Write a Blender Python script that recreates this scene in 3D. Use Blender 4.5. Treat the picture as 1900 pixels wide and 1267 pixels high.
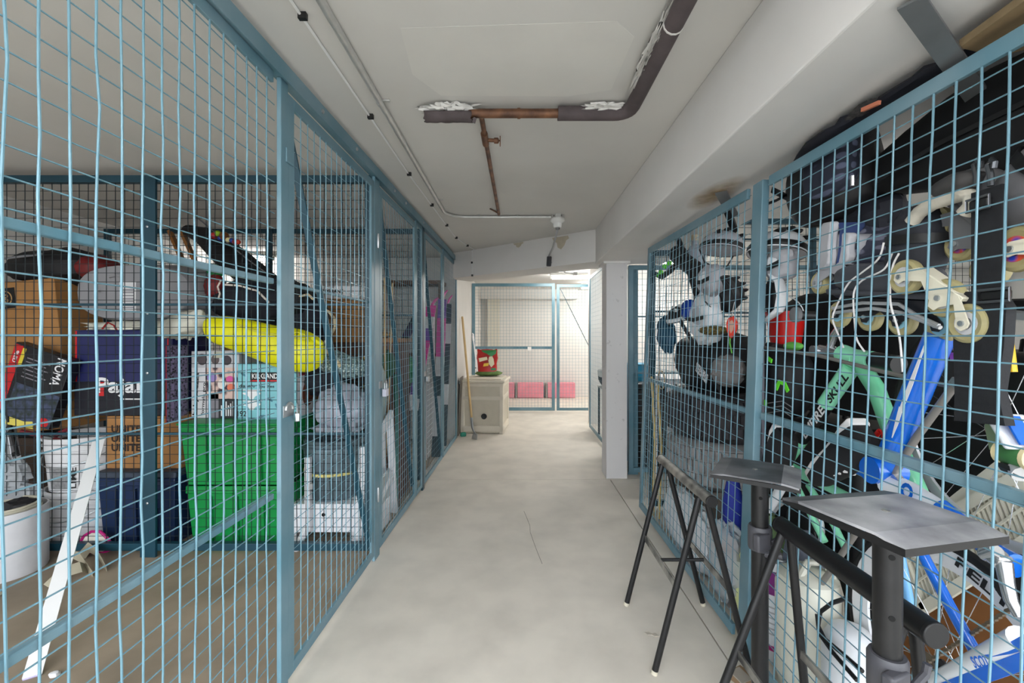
import bpy, bmesh, math, random
from mathutils import Vector, Matrix, noise, Euler
PI = math.pi
rnd = random.Random(7)
for o in list(bpy.data.objects): bpy.data.objects.remove(o)
C = bpy.context.scene.collection
scene = bpy.context.scene
# ------------------------------------------------------------------ camera, world, exposure
F_PX, CX, CY, EYE = 820.0, 960.0, 625.0, 1.22
cam = bpy.data.cameras.new('camera'); cam_o = bpy.data.objects.new('camera', cam); C.objects.link(cam_o)
cam.sensor_width = 36.0; cam.sensor_fit = 'HORIZONTAL'; cam.lens = F_PX / 1900 * 36
cam.shift_x = -(CX - 950) / 1900; cam.shift_y = -(633.5 - CY) / 1900
cam.clip_start = 0.02
cam_o.location = (0, 0, EYE); cam_o.rotation_euler = (PI / 2, 0, 0)
scene.camera = cam_o
scene.view_settings.view_transform = 'Standard'; scene.view_settings.look = 'None'
scene.view_settings.gamma = 1.0; scene.view_settings.use_curve_mapping = False
scene.view_settings.exposure = 0.58
LAMP_FILL, LAMP_FAR, LAMP_BACK = 30.0, 110.0, 90.0
w = bpy.data.worlds.new('world'); scene.world = w; w.use_nodes = True
w.node_tree.nodes['Background'].inputs[0].default_value = (0.9, 0.95, 1, 1)
w.node_tree.nodes['Background'].inputs[1].default_value = 3.8

# ------------------------------------------------------------------ helpers
def P(px, py, Y):
    return Vector(((px - CX) * Y / F_PX, Y, EYE - (py - CY) * Y / F_PX))
def S(px, py, c):
    return P(px, py, F_PX * c / (px - CX))
def lin(c):
    return tuple(((v / 255) / 12.92 if v / 255 <= 0.04045 else ((v / 255 + 0.055) / 1.055) ** 2.4) for v in c)
MATS = {}
def mat(name, rgb, rough=0.6, metal=0.0, var=0.0, scale=20.0, bump=0.0, rgb2=None, emit=None, trans=0.0, alpha=1.0, detail=4, lo=.35, hi=.65, coord='Object', coat=0.0):
    if name in MATS: return MATS[name]
    m = bpy.data.materials.new(name); m.use_nodes = True
    nt = m.node_tree; b = nt.nodes['Principled BSDF']
    col = lin(rgb)
    b.inputs['Base Color'].default_value = (*col, 1)
    b.inputs['Roughness'].default_value = rough; b.inputs['Metallic'].default_value = metal
    b.inputs['Coat Weight'].default_value = coat
    if trans: b.inputs['Transmission Weight'].default_value = trans
    if alpha < 1: b.inputs['Alpha'].default_value = alpha
    if var or bump or rgb2:
        tc = nt.nodes.new('ShaderNodeTexCoord'); nz = nt.nodes.new('ShaderNodeTexNoise')
        nz.inputs['Scale'].default_value = scale; nz.inputs['Detail'].default_value = detail
        nt.links.new(tc.outputs[coord], nz.inputs['Vector'])
        if var or rgb2:
            cr = nt.nodes.new('ShaderNodeValToRGB')
            c2 = lin(rgb2) if rgb2 else tuple(v * (1 - var) for v in col)
            cr.color_ramp.elements[0].position = lo; cr.color_ramp.elements[1].position = hi
            cr.color_ramp.elements[0].color = (*c2, 1); cr.color_ramp.elements[1].color = (*col, 1)
            nt.links.new(nz.outputs['Fac'], cr.inputs['Fac']); nt.links.new(cr.outputs['Color'], b.inputs['Base Color'])
        if bump:
            bp = nt.nodes.new('ShaderNodeBump'); bp.inputs['Strength'].default_value = bump; bp.inputs['Distance'].default_value = 0.01
            nt.links.new(nz.outputs['Fac'], bp.inputs['Height']); nt.links.new(bp.outputs['Normal'], b.inputs['Normal'])
    if emit:
        b.inputs['Emission Color'].default_value = (*lin(rgb), 1); b.inputs['Emission Strength'].default_value = emit
    MATS[name] = m
    return m
def pattern_mat(name, kind, c1, c2, scale, rough=0.8):
    """checker / wave / voronoi printed cloth patterns"""
    if name in MATS: return MATS[name]
    m = bpy.data.materials.new(name); m.use_nodes = True
    nt = m.node_tree; b = nt.nodes['Principled BSDF']; b.inputs['Roughness'].default_value = rough
    tc = nt.nodes.new('ShaderNodeTexCoord')
    if kind == 'plaid':
        mx = None
        out = []
        for ax in ('X', 'Z'):
            wv = nt.nodes.new('ShaderNodeTexWave'); wv.wave_type = 'BANDS'; wv.bands_direction = ax
            wv.inputs['Scale'].default_value = scale; nt.links.new(tc.outputs['Object'], wv.inputs['Vector'])
            out.append(wv.outputs['Fac'])
        mt = nt.nodes.new('ShaderNodeMath'); mt.operation = 'MULTIPLY'
        nt.links.new(out[0], mt.inputs[0]); nt.links.new(out[1], mt.inputs[1]); fac = mt.outputs[0]
    else:
        vo = nt.nodes.new('ShaderNodeTexVoronoi'); vo.inputs['Scale'].default_value = scale
        nt.links.new(tc.outputs['Object'], vo.inputs['Vector']); fac = vo.outputs['Distance']
    cr = nt.nodes.new('ShaderNodeValToRGB')
    cr.color_ramp.elements[0].position = .25; cr.color_ramp.elements[1].position = .5
    cr.color_ramp.elements[0].color = (*lin(c1), 1); cr.color_ramp.elements[1].color = (*lin(c2), 1)
    nt.links.new(fac, cr.inputs['Fac']); nt.links.new(cr.outputs['Color'], b.inputs['Base Color'])
    MATS[name] = m
    return m

def basis(d, hint=None):
    d = Vector(d).normalized()
    h = Vector(hint) if hint else (Vector((0, 0, 1)) if abs(d.z) < 0.9 else Vector((1, 0, 0)))
    u = h.cross(d)
    if u.length < 1e-6: u = Vector((0, 1, 0)).cross(d)
    u.normalize(); v = d.cross(u).normalized()
    return u, v, d
def cr(pts, n=5):
    pts = [Vector(p) for p in pts]; out = []
    for i in range(len(pts) - 1):
        p0, p1, p2, p3 = pts[max(i - 1, 0)], pts[i], pts[i + 1], pts[min(i + 2, len(pts) - 1)]
        for k in range(n):
            t = k / n; out.append(.5 * ((2 * p1) + (p2 - p0) * t + (2 * p0 - 5 * p1 + 4 * p2 - p3) * t * t + (3 * p1 - p0 - 3 * p2 + p3) * t ** 3))
    return out + [pts[-1]]
class MB:
    def __init__(s): s.v = []; s.f = []
    def add(s, vs, fs):
        k = len(s.v); s.v += [Vector(p) for p in vs]; s.f += [tuple(i + k for i in f) for f in fs]; return s
    def box(s, c, size, rot=None):
        c = Vector(c); h = Vector(size) / 2
        R = rot if isinstance(rot, Matrix) else (Euler(rot).to_matrix() if rot else None)
        vs = []
        for x in (-1, 1):
            for y in (-1, 1):
                for z in (-1, 1):
                    q = Vector((x * h.x, y * h.y, z * h.z)); vs.append(c + (R @ q if R else q))
        return s.add(vs, [(0, 1, 3, 2), (4, 6, 7, 5), (0, 4, 5, 1), (2, 3, 7, 6), (0, 2, 6, 4), (1, 5, 7, 3)])
    def bx(s, x0, x1, y0, y1, z0, z1):
        return s.box(((x0 + x1) / 2, (y0 + y1) / 2, (z0 + z1) / 2), (abs(x1 - x0), abs(y1 - y0), abs(z1 - z0)))
    def bar(s, a, b, wd, th, hint=None):
        """rectangular bar a->b; wd across (u), th along v"""
        a = Vector(a); b = Vector(b); u, v, d = basis(b - a, hint); vs = []
        for p in (a, b):
            for i, j in ((-1, -1), (1, -1), (1, 1), (-1, 1)): vs.append(p + u * (i * wd / 2) + v * (j * th / 2))
        return s.add(vs, [(3, 2, 1, 0), (4, 5, 6, 7), (0, 1, 5, 4), (1, 2, 6, 5), (2, 3, 7, 6), (3, 0, 4, 7)])
    def tube(s, pts, r, n=8, cap=True, closed=False, flat=1.0, hint=None):
        pts = [Vector(p) for p in pts]; N = len(pts); rs = r if isinstance(r, (list, tuple)) else [r] * N
        vs = []; up = None
        for i, p in enumerate(pts):
            if closed: t = pts[(i + 1) % N] - pts[i - 1]
            else: t = pts[min(i + 1, N - 1)] - pts[max(i - 1, 0)]
            if t.length < 1e-9: t = Vector((0, 0, 1))
            t.normalize()
            if up is None: u, v, _ = basis(t, hint)
            else:
                u = up - t * up.dot(t)
                if u.length < 1e-6: u, v, _ = basis(t)
                u.normalize(); v = t.cross(u)
            up = u
            for k in range(n):
                a = 2 * PI * k / n; vs.append(p + u * math.cos(a) * rs[i] + v * math.sin(a) * rs[i] * flat)
        fs = []
        for i in range(N if closed else N - 1):
            j = (i + 1) % N
            for k in range(n): fs.append((i * n + k, i * n + (k + 1) % n, j * n + (k + 1) % n, j * n + k))
        if cap and not closed: fs += [tuple(range(n - 1, -1, -1)), tuple((N - 1) * n + k for k in range(n))]
        return s.add(vs, fs)
    def lathe(s, prof, n=24, M=None, sx=1.0, sy=1.0, close=True):
        """prof: (r, z) list, around z"""
        vs = []
        for r, z in prof:
            for k in range(n):
                a = 2 * PI * k / n; q = Vector((r * math.cos(a) * sx, r * math.sin(a) * sy, z)); vs.append(M @ q if M else q)
        fs = []
        for i in range(len(prof) - 1):
            for k in range(n): fs.append((i * n + k, i * n + (k + 1) % n, (i + 1) * n + (k + 1) % n, (i + 1) * n + k))
        if close:
            if prof[0][0] > 1e-5: fs.append(tuple(range(n - 1, -1, -1)))
            if prof[-1][0] > 1e-5: fs.append(tuple((len(prof) - 1) * n + k for k in range(n)))
        return s.add(vs, fs)
    def prism(s, poly, a, b, M=None):
        """poly of (x, y) extruded from z=a to z=b"""
        n = len(poly); vs = [Vector((x, y, z)) for z in (a, b) for x, y in poly]
        if M: vs = [M @ q for q in vs]
        return s.add(vs, [tuple(range(n - 1, -1, -1)), tuple(range(n, 2 * n))] + [(k, (k + 1) % n, n + (k + 1) % n, n + k) for k in range(n)])
    def blob(s, c, rad, amp=0.1, fr=2.0, seed=0, nu=22, nv=14, e=1.0, R=None, fold=0.0):
        """noisy superellipsoid: bags, cloth, padding"""
        c = Vector(c); vs = []; sp = lambda t: math.copysign(abs(t) ** e, t)
        for j in range(nv + 1):
            ph = -PI / 2 + PI * j / nv
            for i in range(nu):
                th = 2 * PI * i / nu
                q = Vector((sp(math.cos(ph)) * sp(math.cos(th)), sp(math.cos(ph)) * sp(math.sin(th)), sp(math.sin(ph))))
                nn = noise.noise(q * fr + Vector((seed * 3.1, seed * 1.7, seed))) * amp
                if fold: nn += fold * (abs(noise.noise(q * fr * 2.3 + Vector((seed, 5, seed)))) - .2)
                q = q * (1 + nn); q = Vector((q.x * rad[0], q.y * rad[1], q.z * rad[2]))
                vs.append(c + (R @ q if R else q))
        fs = [(j * nu + i, j * nu + (i + 1) % nu, (j + 1) * nu + (i + 1) % nu, (j + 1) * nu + i) for j in range(nv) for i in range(nu)]
        return s.add(vs, fs)
    def quad(s, a, b, c, d, th=0.001):
        a, b, c, d = map(Vector, (a, b, c, d)); nrm = (b - a).cross(d - a).normalized() * th
        vs = [a, b, c, d, a - nrm, b - nrm, c - nrm, d - nrm]
        return s.add(vs, [(0, 1, 2, 3), (7, 6, 5, 4), (0, 4, 5, 1), (1, 5, 6, 2), (2, 6, 7, 3), (3, 7, 4, 0)])
    def ribbon(s, pts, wd, th, hint):
        """flat strap along pts; width along hint"""
        pts = [Vector(p) for p in pts]; vs = []; N = len(pts)
        for i, p in enumerate(pts):
            t = (pts[min(i + 1, N - 1)] - pts[max(i - 1, 0)]).normalized(); u = Vector(hint); u = (u - t * u.dot(t)).normalized(); v = t.cross(u)
            W = wd[i] if isinstance(wd, list) else wd
            for a, b in ((-1, -1), (1, -1), (1, 1), (-1, 1)): vs.append(p + u * a * W / 2 + v * b * th / 2)
        fs = [(3, 2, 1, 0), tuple(4 * (N - 1) + k for k in range(4))]
        for i in range(N - 1):
            for k in range(4): fs.append((4 * i + k, 4 * i + (k + 1) % 4, 4 * i + 4 + (k + 1) % 4, 4 * i + 4 + k))
        return s.add(vs, fs)
    def xf(s, M): s.v = [M @ p for p in s.v]; return s
    def build(s, name, m, parent=None, world=False, smooth=40, bevel=0, label=None, kind=None):
        vs = s.v
        if parent is not None and world:
            Mi = PW[parent.name].inverted() if parent.name in PW else Matrix.Translation(-Vector(parent.location))
            vs = [Mi @ p for p in vs]
        me = bpy.data.meshes.new(name); me.from_pydata([tuple(p) for p in vs], [], s.f)
        bm = bmesh.new(); bm.from_mesh(me); bmesh.ops.recalc_face_normals(bm, faces=bm.faces); bm.to_mesh(me); bm.free()
        if smooth:
            me.shade_smooth(); me.set_sharp_from_angle(angle=math.radians(smooth))
        me.materials.append(m if not isinstance(m, str) else MATS[m])
        o = bpy.data.objects.new(name, me); C.objects.link(o)
        if parent is not None: o.parent = parent
        if bevel:
            md = o.modifiers.new('bevel', 'BEVEL'); md.width = bevel; md.segments = 2; md.limit_method = 'ANGLE'
        if label: o['label'] = label
        if kind: o['kind'] = kind
        return o
PW = {}
def thing(name, label, cat, loc=(0, 0, 0), rot=(0, 0, 0), group=None):
    o = bpy.data.objects.new(name, None); C.objects.link(o); o.empty_display_size = .05
    o.location = loc; o.rotation_euler = rot; o['label'] = label; o['category'] = cat
    if group: o['group'] = group
    PW[o.name] = Matrix.Translation(Vector(loc)) @ Euler(rot).to_matrix().to_4x4()
    return o
def tag(o, label, cat, group=None):
    o['label'] = label; o['category'] = cat
    if group: o['group'] = group
    return o
def struct(o): o['kind'] = 'structure'; return o
def copy_tree(o, parent=None):
    c = o.copy(); C.objects.link(c)
    if parent is not None: c.parent = parent
    for ch in [k for k in o.children]: copy_tree(ch, c)
    return c
TXT = {}
def text_mesh(body, bold=0.0):
    key = (body, bold)
    if key in TXT: return TXT[key]
    cu = bpy.data.curves.new('lettering', 'FONT'); cu.body = body; cu.size = 1.0; cu.align_x = 'CENTER'; cu.align_y = 'CENTER'; cu.offset = bold; cu.resolution_u = 3
    ob = bpy.data.objects.new('lettering', cu); C.objects.link(ob)
    dg = bpy.context.evaluated_depsgraph_get()
    me = bpy.data.meshes.new_from_object(ob.evaluated_get(dg))
    vs = [v.co.copy() for v in me.vertices]; fs = [tuple(p.vertices) for p in me.polygons]
    bpy.data.objects.remove(ob); bpy.data.curves.remove(cu); bpy.data.meshes.remove(me)
    xs = [v.x for v in vs]; ys = [v.y for v in vs]
    cx, cy = (min(xs) + max(xs)) / 2, (min(ys) + max(ys)) / 2
    vs = [Vector((v.x - cx, v.y - cy, 0)) for v in vs]
    TXT[key] = (vs, fs, max(xs) - min(xs), max(ys) - min(ys)); return TXT[key]
def lettering(body, center, right, up, width, height, m, parent, bold=0.02, world=True, label=None):
    """flat print stretched to width x height around center"""
    vs, fs, wd, ht = text_mesh(body, bold)
    right = Vector(right).normalized(); up = Vector(up).normalized(); c = Vector(center)
    mb = MB(); mb.add([c + right * (v.x / wd * width) + up * (v.y / ht * height) for v in vs], fs)
    if parent is not None and world:
        Mi = PW[parent.name].inverted() if parent.name in PW else Matrix.Identity(4)
        mb.xf(Mi)
    me = bpy.data.meshes.new('lettering'); me.from_pydata([tuple(p) for p in mb.v], [], mb.f); me.materials.append(m)
    o = bpy.data.objects.new('lettering', me); C.objects.link(o); o.parent = parent
    if label: o['label'] = label
    return o
for _t in ('Pajar', 'NOMA', 'UNITED', 'KIRKLAND', 'diapers', 'couches', '192', 'babybrezza', 'formula pro', 'NYIAANE', 'LIME', 'EMPIRE', 'SKULL', 'SCOTT', 'FELT', 'SUPER', '86', '-4', 'O', '9LED', 'Signature', 'Van Lines'): text_mesh(_t, .02)

# ------------------------------------------------------------------ materials
paint = mat('teal frame paint', (118, 146, 158), .42, 0, .22, 3.0, .05, rgb2=(84, 126, 142), coord='Object')
paintd = mat('shaded frame paint', (22, 66, 82), .42, 0, .2, 4.0, .04)  # same frame paint, cage shade put into a darker colour
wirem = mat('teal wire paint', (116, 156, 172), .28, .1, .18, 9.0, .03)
wired = mat('shaded wire paint', (30, 42, 48), .45, .1, .2, 9.0)  # same wire paint, darkened in colour for the shade inside the cages
zinc = mat('zinc plated steel', (190, 195, 198), .32, .8, .15, 30)
brass = mat('brass', (190, 150, 80), .35, .9)
blackp = mat('black powder coat', (26, 26, 28), .38, .1, .3, 40)
blackpl = mat('black plastic', (20, 20, 22), .5)
rubber = mat('black rubber', (24, 24, 25), .85, 0, .3, 30, .2)
white_paint = mat('white painted plaster', (222, 220, 216), .85, 0, .05, 2.5, .12)
conc = mat('grey white ceiling concrete', (218, 216, 212), .9, 0, .09, 1.4, .18, detail=8)
beamm = mat('white beam paint', (224, 222, 220), .85, 0, .05, 3, .1)
floorm = mat('worn concrete floor', (224, 217, 206), .55, 0, .15, 4.5, .1, detail=12, lo=.3, hi=.62)
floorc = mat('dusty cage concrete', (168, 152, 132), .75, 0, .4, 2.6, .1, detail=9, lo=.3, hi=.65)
jointm = mat('dark joint filler', (60, 56, 50), .9)
card = mat('brown cardboard', (170, 122, 72), .8, 0, .12, 12, .03)
# ------------------------------------------------------------------ structure
FT, CEIL, SOFF = 2.12, 2.17, 1.87
fl = struct(MB().bx(-4.2, 4.2, -1.8, 9.3, -.2, -.012).build('floor', jointm, smooth=0))
g = .003
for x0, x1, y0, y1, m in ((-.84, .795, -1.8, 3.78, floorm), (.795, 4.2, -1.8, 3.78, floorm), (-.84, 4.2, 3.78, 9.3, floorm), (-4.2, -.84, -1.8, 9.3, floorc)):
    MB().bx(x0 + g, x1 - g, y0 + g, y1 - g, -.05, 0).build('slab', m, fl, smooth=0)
struct(MB().bx(-4.2, 4.2, -.9, 9.3, CEIL, CEIL + .2).build('ceiling', conc, smooth=0))
struct(MB().bx(-4.3, -3.45, -.9, 5.4, 0, CEIL).build('wall_left', white_paint, smooth=0))
struct(MB().bx(-3.45, -.74, 5.3, 9.3, 0, CEIL).build('wall_far_left', white_paint, smooth=0))
# added unseen opening behind the viewpoint, lets sky light fill the aisle
struct(MB().bx(-20, 20, -25, -1.8, -.2, -.003).build('ground_added', mat('added ground grey', (150, 148, 144), .9, 0, .15, 4), smooth=0))  # unseen ground added to cut sky light from below
struct(MB().bx(-.74, 4.2, 9.0, 9.3, 0, CEIL).build('wall_far', white_paint, smooth=0))
struct(MB().bx(3.6, 4.2, -.9, 9.0, 0, CEIL).build('wall_right', white_paint, smooth=0))
struct(MB().bx(1.02, 3.6, 6.2, 6.35, 0, CEIL).build('wall_back_right', white_paint, smooth=0))
struct(MB().bx(-.60, -.36, 8.86, 9.0, 0, CEIL).build('wall_pilaster', mat('cream pilaster paint', (214, 210, 196), .8), smooth=0))
struct(MB().bx(-.735, 1.2, 8.8, 9.0, 1.98, CEIL).build('wall_header', white_paint, smooth=0))
# beams
pa = MB().prism([(-.36, 1.36), (.30, 1.33), (.37, 1.40), (.36, 1.70), (.2, 1.745), (-.3, 1.74), (-.38, 1.6)], CEIL - .0006, CEIL + .01).build('plaster_patch', mat('smooth plaster patch', (221, 219, 214), .85, 0, .05, 5, .15), bpy.data.objects['ceiling'], smooth=0)
rb = struct(MB().bx(.69, 1.3, -.9, 3.95, SOFF, CEIL).build('ceiling_beam_right', beamm, smooth=0, bevel=.006))
bd = Vector((1.46, -1.14, 0)).normalized(); bn = Vector((-bd.y, bd.x, 0))
A0 = Vector((-.78, 5.05, 0)); 
cb = MB().add([A0 + Vector((0, 0, z)) + d * bd * 1.0 + n * bn for z in (1.885, CEIL) for d, n in ((0, 0), (1.875, 0), (2.2, .34), (0, .34))],
    [(3, 2, 1, 0), (4, 5, 6, 7), (0, 1, 5, 4), (1, 2, 6, 5), (2, 3, 7, 6), (3, 0, 4, 7)]).build('ceiling_beam_cross', beamm, smooth=0)
struct(cb)
# flaked paint patch on the cross beam
chip = [(-.05, .0), (-.03, -.03), (-.01, -.035), (0, -.07), (.03, -.085), (.06, -.06), (.075, -.03), (.1, -.02), (.09, .0)]
def on_beam(u, z, off): return A0 + bd * u - bn * off + Vector((0, 0, z))
vs = [on_beam(1.47 + x * 1.25, 2.155 + y * 1.4, .0015) for x, y in chip]
MB().add(vs, [tuple(range(len(vs)))]).build('paint_chip', mat('bare beige concrete', (196, 186, 166), .9, 0, .1, 30), cb, smooth=0)
vs = [on_beam(.98 + x * .9, 2.165 + y * .6, .0015) for x, y in chip]
MB().add(vs, [tuple(range(len(vs)))]).build('paint_chip', MATS['bare beige concrete'], cb, smooth=0)
col = MB().bx(.765, .945, 3.8, 4.0, 0, SOFF).build('wall_column', mat('scuffed column paint', (214, 212, 212), .8, 0, .45, 16, .1, detail=10, lo=.22, hi=.34), smooth=0, bevel=.004); struct(col)
# column cap under the beam
struct(MB().bx(.74, .965, 3.78, 4.02, SOFF - .02, SOFF).build('trim_1', beamm, smooth=0))

# hairline crack in the aisle slab and a rust stain under the beam
cpt = []
for x_, y_ in ((972, 948), (978, 962), (983, 975), (984, 988), (991, 1008), (997, 1024), (1006, 1046)):
    Yc = F_PX * EYE / (y_ - CY); cpt.append(((x_ - CX) * Yc / F_PX, Yc, .0004))
MB().ribbon(cpt, .0018, .0006, (1, 0, 0)).build('crack', jointm, fl, smooth=0)
sm_ = bpy.data.materials.new('rust stain'); sm_.use_nodes = True; nt = sm_.node_tree; pb0 = nt.nodes['Principled BSDF']
pb0.inputs['Base Color'].default_value = (*lin((176, 146, 104)), 1); pb0.inputs['Roughness'].default_value = .9
tc = nt.nodes.new('ShaderNodeTexCoord'); gr = nt.nodes.new('ShaderNodeTexGradient'); gr.gradient_type = 'SPHERICAL'; mp0 = nt.nodes.new('ShaderNodeMapping'); mp0.inputs['Scale'].default_value = (11, 4, 1)
nz0 = nt.nodes.new('ShaderNodeTexNoise'); nz0.inputs['Scale'].default_value = 14; mu = nt.nodes.new('ShaderNodeMath'); mu.operation = 'MULTIPLY'; nz0.inputs['Detail'].default_value = 6
nt.links.new(tc.outputs['Object'], mp0.inputs['Vector']); nt.links.new(mp0.outputs[0], gr.inputs['Vector']); nt.links.new(tc.outputs['Object'], nz0.inputs['Vector'])
nt.links.new(gr.outputs['Fac'], mu.inputs[0]); nt.links.new(nz0.outputs['Fac'], mu.inputs[1]); nt.links.new(mu.outputs[0], pb0.inputs['Alpha'])
so = MB().quad((-.1, -.3, 0), (.1, -.3, 0), (.1, .3, 0), (-.1, .3, 0), .0004).build('rust_stain', sm_, rb, smooth=0); so.location = (.90, 2.02, SOFF - .001)
# ------------------------------------------------------------------ wire mesh fences (local frame: y along the fence, z up, corridor on +side x)
def vwire(mb, y, z0, z1, r, x, amp, n=6, step=.1, sd=0):
    k = max(2, int((z1 - z0) / step)); pts = []
    for i in range(k + 1):
        z = z0 + (z1 - z0) * i / k
        j = amp * noise.noise(Vector((y * 31.7 + sd, z * 5.2, sd)))
        if rnd.random() < .18: j += amp * rnd.uniform(-.7, .7)
        pts.append((x, y + j, z))
    mb.tube(pts, r, n, cap=False)
def hwire(mb, z, y0, y1, r, x, amp, n=5, step=.18, sd=0):
    k = max(2, int((y1 - y0) / step))
    mb.tube([(x, y0 + (y1 - y0) * i / k, z + amp * .5 * noise.noise(Vector((z * 37 + sd, (y0 + (y1 - y0) * i / k) * 4, sd)))) for i in range(k + 1)], r, n, cap=False)
def meshpart(t, y0, y1, z0, ztop, side, m=None, r=.0024, amp=.004, ph=0.0, n=6, m2=None, sp=.0508, zph=1.223):
    zt = ztop if callable(ztop) else (lambda y: ztop)
    mb = MB(); y = ph + math.ceil((y0 + .008 - ph) / sp) * sp
    while y < y1 - .006:
        vwire(mb, y, z0, zt(y), r, side * r, amp, n, sd=side * 3.3); y += sp
    z = zph + math.ceil((z0 + .01 - zph) / sp) * sp
    while z < max(zt(y0), zt(y1)) - .006:
        a, b = y0, y1
        if z > zt(y0):     # rail slopes: clip
            a = y0 + (y1 - y0) * (z - zt(y0)) / (zt(y1) - zt(y0))
        hwire(mb, z, a, b, r * .7, -side * r * .7, amp, max(4, n - 1)); z += sp
    return mb.build('wire_mesh', m or wirem, t, smooth=60, kind='stuff')
def panel(name, label, cat, root, y0, y1, z0, z1, side, fw=.035, ft=.012, mids=(), brace=None, ph=0., m=None, wm=None, group=None, n=6, amp=.004, stiles=(1, 1), r=.0024, loc0=None):
    m = m or paint
    t = thing(name, label, cat, (0, 0, 0), (0, 0, 0), group); M = root; t.location = (M @ Vector((0, y0, 0))); t.rotation_euler = M.to_euler(); PW[t.name] = M @ Matrix.Translation((0, y0, 0))
    L = y1 - y0
    zt = z1 if callable(z1) else (lambda y: z1)
    # children live in local coords with y measured from y0
    for k, yy in ((0, fw / 2), (1, L - fw / 2)):
        if stiles[k]: MB().bx(-ft / 2, ft / 2, yy - fw / 2, yy + fw / 2, z0, zt(y0 + yy)).build('stile', m, t, smooth=0, bevel=.002)
    a, b = fw, L - fw
    MB().bar((0, a, zt(y0 + a) - fw / 2), (0, b, zt(y0 + b) - fw / 2), ft, fw).build('top_rail', m, t, smooth=0, bevel=.002)
    MB().bx(-ft / 2, ft / 2, a, b, z0, z0 + fw).build('bottom_rail', m, t, smooth=0, bevel=.002)
    for zm, hm in mids:
        MB().bx(-side * .004, -side * (.004 + hm * .9), a * .5, L - a * .5, zm - hm / 2, zm + hm / 2).build('mid_rail', m, t, smooth=0, bevel=.003)
    if brace:
        (ya, za), (yb, zb) = brace
        MB().bar((-side * .012, ya - y0, za), (-side * .012, yb - y0, zb), .008, .026, hint=(1, 0, 0)).build('brace', paintd, t, smooth=0)
    meshpart(t, fw * .6, L - fw * .6, z0 + fw * .6, lambda y: zt(y0 + y) - fw * .6, side, wm, r, amp, (ph - y0), n)
    return t
def padlock(label, M4, s=1.0, body=zinc):
    t = thing('padlock', label, 'padlock', M4.translation, M4.to_euler())
    MB().box((0, 0, -.018 * s), (.018 * s, .04 * s, .034 * s)).build('lock_body', body, t, bevel=.003)
    MB().tube([Vector((0, .013 * s * math.cos(a), .002 + .02 * s + .013 * s * math.sin(a))) if 0 <= a <= PI else None for a in [PI * k / 8 for k in range(9)]], .0032 * s, 6).tube([(0, .013 * s, -.002), (0, .013 * s, .024 * s)], .0032 * s, 6).tube([(0, -.013 * s, -.002), (0, -.013 * s, .024 * s)], .0032 * s, 6).build('shackle', zinc, t)
    return t
# --- left run
LROT = -math.atan(.0222); LM = Matrix.Translation((-.835, 0, 0)) @ Matrix.Rotation(LROT, 4, 'Z')
def LP(x, y, z): return LM @ Vector((x, y, z))
hr = thing('fence_header_rail', 'long blue-grey steel angle rail running along the top of the left cages', 'rail', LM.translation, LM.to_euler())
MB().bx(-.02, .02, -1.6, 5.2, 2.095, 2.135).build('angle_flange', paint, hr, smooth=0, bevel=.002)
MB().bx(.02, .024, -1.6, 5.2, 2.085, 2.14).build('angle_web', paint, hr, smooth=0)
for y in (1.75, 2.1, 2.7, 2.95, 3.45): MB().lathe([(.009, 0), (.009, .004), (.005, .007), (0, .007)], 8, Matrix.Translation((.024, y, 2.112)) @ Matrix.Rotation(PI / 2, 4, 'Y')).build('bolt', zinc, hr)
panel('mesh_panel', 'large blue wire mesh cage panel nearest at the left edge', 'fence panel', LM, -1.6, 1.485, .03, 2.09, 1, .038, .012, ((1.405, .019), (.692, .019)), ph=.7028, amp=.006, stiles=(1, 0))
pt = thing('fence_post', 'blue-grey square cage post left of the nearest padlocked door', 'post', LP(0, 1.507, 0), LM.to_euler())
MB().bx(-.008, .008, -.0215, .024, 0, 2.094).build('upright', paint, pt, smooth=0, bevel=.003)
MB().bx(-.02, .012, -.021, .022, 0, .006).build('foot_plate', paint, pt, smooth=0)
BR1 = ((1.575, 1.93), (2.37, .1))
d1 = panel('mesh_door', 'tall wire mesh cage door nearest the camera, with diagonal brace, left of the aisle', 'door', LM, 1.532, 2.395, .03, 2.065, 1, .04, .012, ((1.405, .012),), BR1, ph=.7028 + .01, m=paint, amp=.003, r=.0019)
MB().bx(.007, .013, -.02, .03, 1.82, 1.87).build('hinge_tab', paint, d1, smooth=0, bevel=.004)
hs = MB().bx(.007, .010, -.035, .03, .945, .985).tube([(.011, .0 + .022 * math.cos(a), .968 + .022 * math.sin(a)) for a in [PI * k / 8 for k in range(9)]], .006, 6).build('hasp', zinc, d1, bevel=.001)
padlock('silver padlock on the hasp of the nearest left cage door', Matrix.Translation(LP(.024, 1.56, .955)) @ Matrix.Rotation(LROT + .5, 4, 'Z'), .9)
pt = thing('fence_post', 'blue cage post between the first and second left doors', 'post', LP(0, 2.44, 0), LM.to_euler())
MB().bx(-.008, .008, -.04, .04, 0, 2.094).build('upright', paint, pt, smooth=0, bevel=.003)
MB().lathe([(.006, -.04), (.009, -.02), (.009, .02), (.006, .04)], 8, Matrix.Translation((.012, .0, .35))).build('hinge', zinc, pt)
MB().lathe([(.006, -.04), (.009, -.02), (.009, .02), (.006, .04)], 8, Matrix.Translation((.012, .0, 1.75))).build('hinge', zinc, pt)
d2 = panel('mesh_door', 'second wire mesh cage door along the left side of the aisle', 'door', LM, 2.487, 3.29, .03, 2.065, 1, .04, .012, (), ((2.53, 1.98), (3.26, .12)), ph=2.5, amp=.003, n=5, r=.0015)
MB().bx(.007, .010, -.02, .035, .93, .97).build('hasp', zinc, d2, bevel=.001)
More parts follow.
